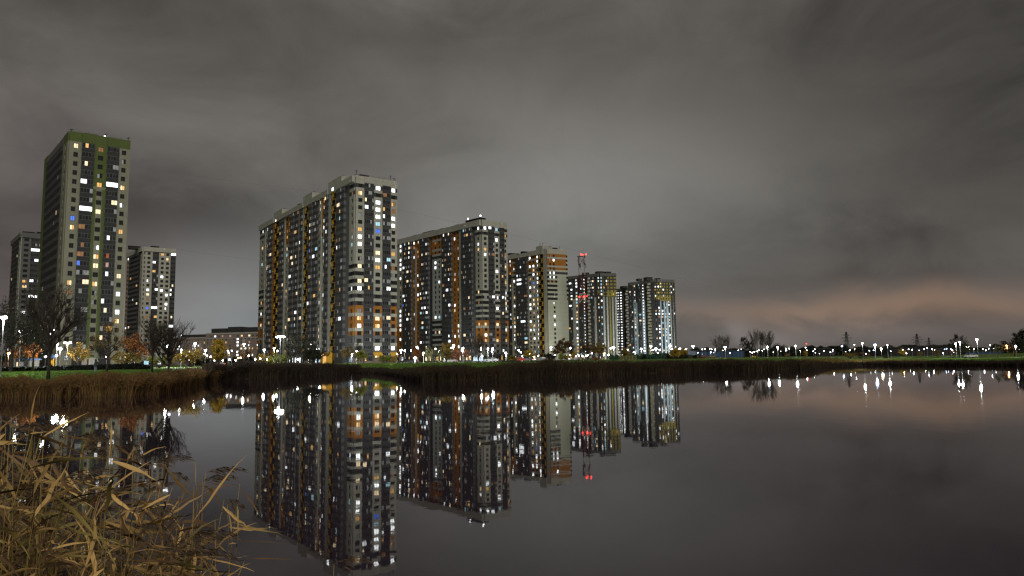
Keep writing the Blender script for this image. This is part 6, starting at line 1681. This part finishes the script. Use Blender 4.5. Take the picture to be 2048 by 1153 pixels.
# the tangle below and between them
def tangle(n, seed, dmin, dmax, extra):
    rr = random.Random(seed); acc = {m: [[], [], [], 0] for m in ('straw', 'straw_brown', 'straw_green', 'stalk', 'panicle')}
    def add(m, V, F, M, c_):
        A = np.array(M.to_3x3()); V = np.asarray(V) @ A.T + np.array(M.translation); a = acc[m]
        a[0].append(V); a[1].append(np.asarray(F) + a[3]); a[3] += len(V); a[2].append(np.full((len(V), 3), c_))
    for _ in range(n):
        u = rr.uniform(-160, 410) if rr.random() < .8 else rr.uniform(-160, 250)
        yt = env(u) + extra + rr.expovariate(1 / 110.0); D = rr.uniform(dmin, dmax)
        pts, lv, pm = reed_plan(rr, u, yt, D)
        mb = MB(); mb.tube(pts, [.0045 - .003 * i / 8 for i in range(9)], 4, 'stalk', cap=False); add('stalk', mb.v, mb.f, Matrix.Identity(4), rr.uniform(.4, 1.1))
        for k, M in lv:
            m = rr.choice(['straw', 'straw_brown', 'straw_brown', 'straw_brown', 'straw_green']); add(m, LEAF[k][0], LEAF[k][1], M, rr.uniform(.35, 1.15))
        if pm is not None: add('panicle', PAN[0][0], PAN[0][1], pm, rr.uniform(.6, 1.4))
    V = []; F = []; C = []; MI = []; nn = 0; names = list(acc)
    for i, m in enumerate(names):
        a = acc[m]
        if not a[0]: continue
        v_ = np.concatenate(a[0]); V.append(v_); F.append(np.concatenate(a[1]) + nn); C.append(np.concatenate(a[2])); MI.append(np.full(len(F[-1]), i)); nn += len(v_)
    C = np.concatenate(C); C = np.concatenate([C, np.ones((len(C), 1))], 1)
    o = link(bpy.data.objects.new('reeds', np_mesh('reeds', np.concatenate(V), np.concatenate(F), names, C, np.concatenate(MI))))
    tag(o, 'tangled dry reed leaves filling the lower left corner at the near edge of the pond', 'reeds', kind='stuff')
tangle(210, 5, 3.3, 6.0, 95)
# one bent dry leaf tip poking up at the bottom edge under the largest reflection
pts, lv, pm = reed_plan(random.Random(3), 668, 1128, 4.6)
o0 = pts[0]; root = empty('reed', o0, 'lone reed tip with a feathery head poking up at the bottom edge', 'reed', 'foreground reeds at the near edge of the pond')
mb = MB(); mb.tube([p_ - o0 for p_ in pts], [.006 - .004 * i / 8 for i in range(9)], 5, 'stalk'); mb.c = np.ones((len(mb.v), 4)); mb.build('stem', root)
link(bpy.data.objects.new('seed_head', pan_mesh(0)), root, Matrix.Translation(-o0) @ Matrix.Translation(pts[-1]) @ Matrix.Rotation(-.6, 4, 'Y'))
link(bpy.data.objects.new('leaf', leaf_mesh(1, 'straw')), root, Matrix.Translation(-o0) @ Matrix.Translation(pts[7]) @ Matrix.Rotation(-.2, 4, 'Y') @ Matrix.Scale(.5, 4))
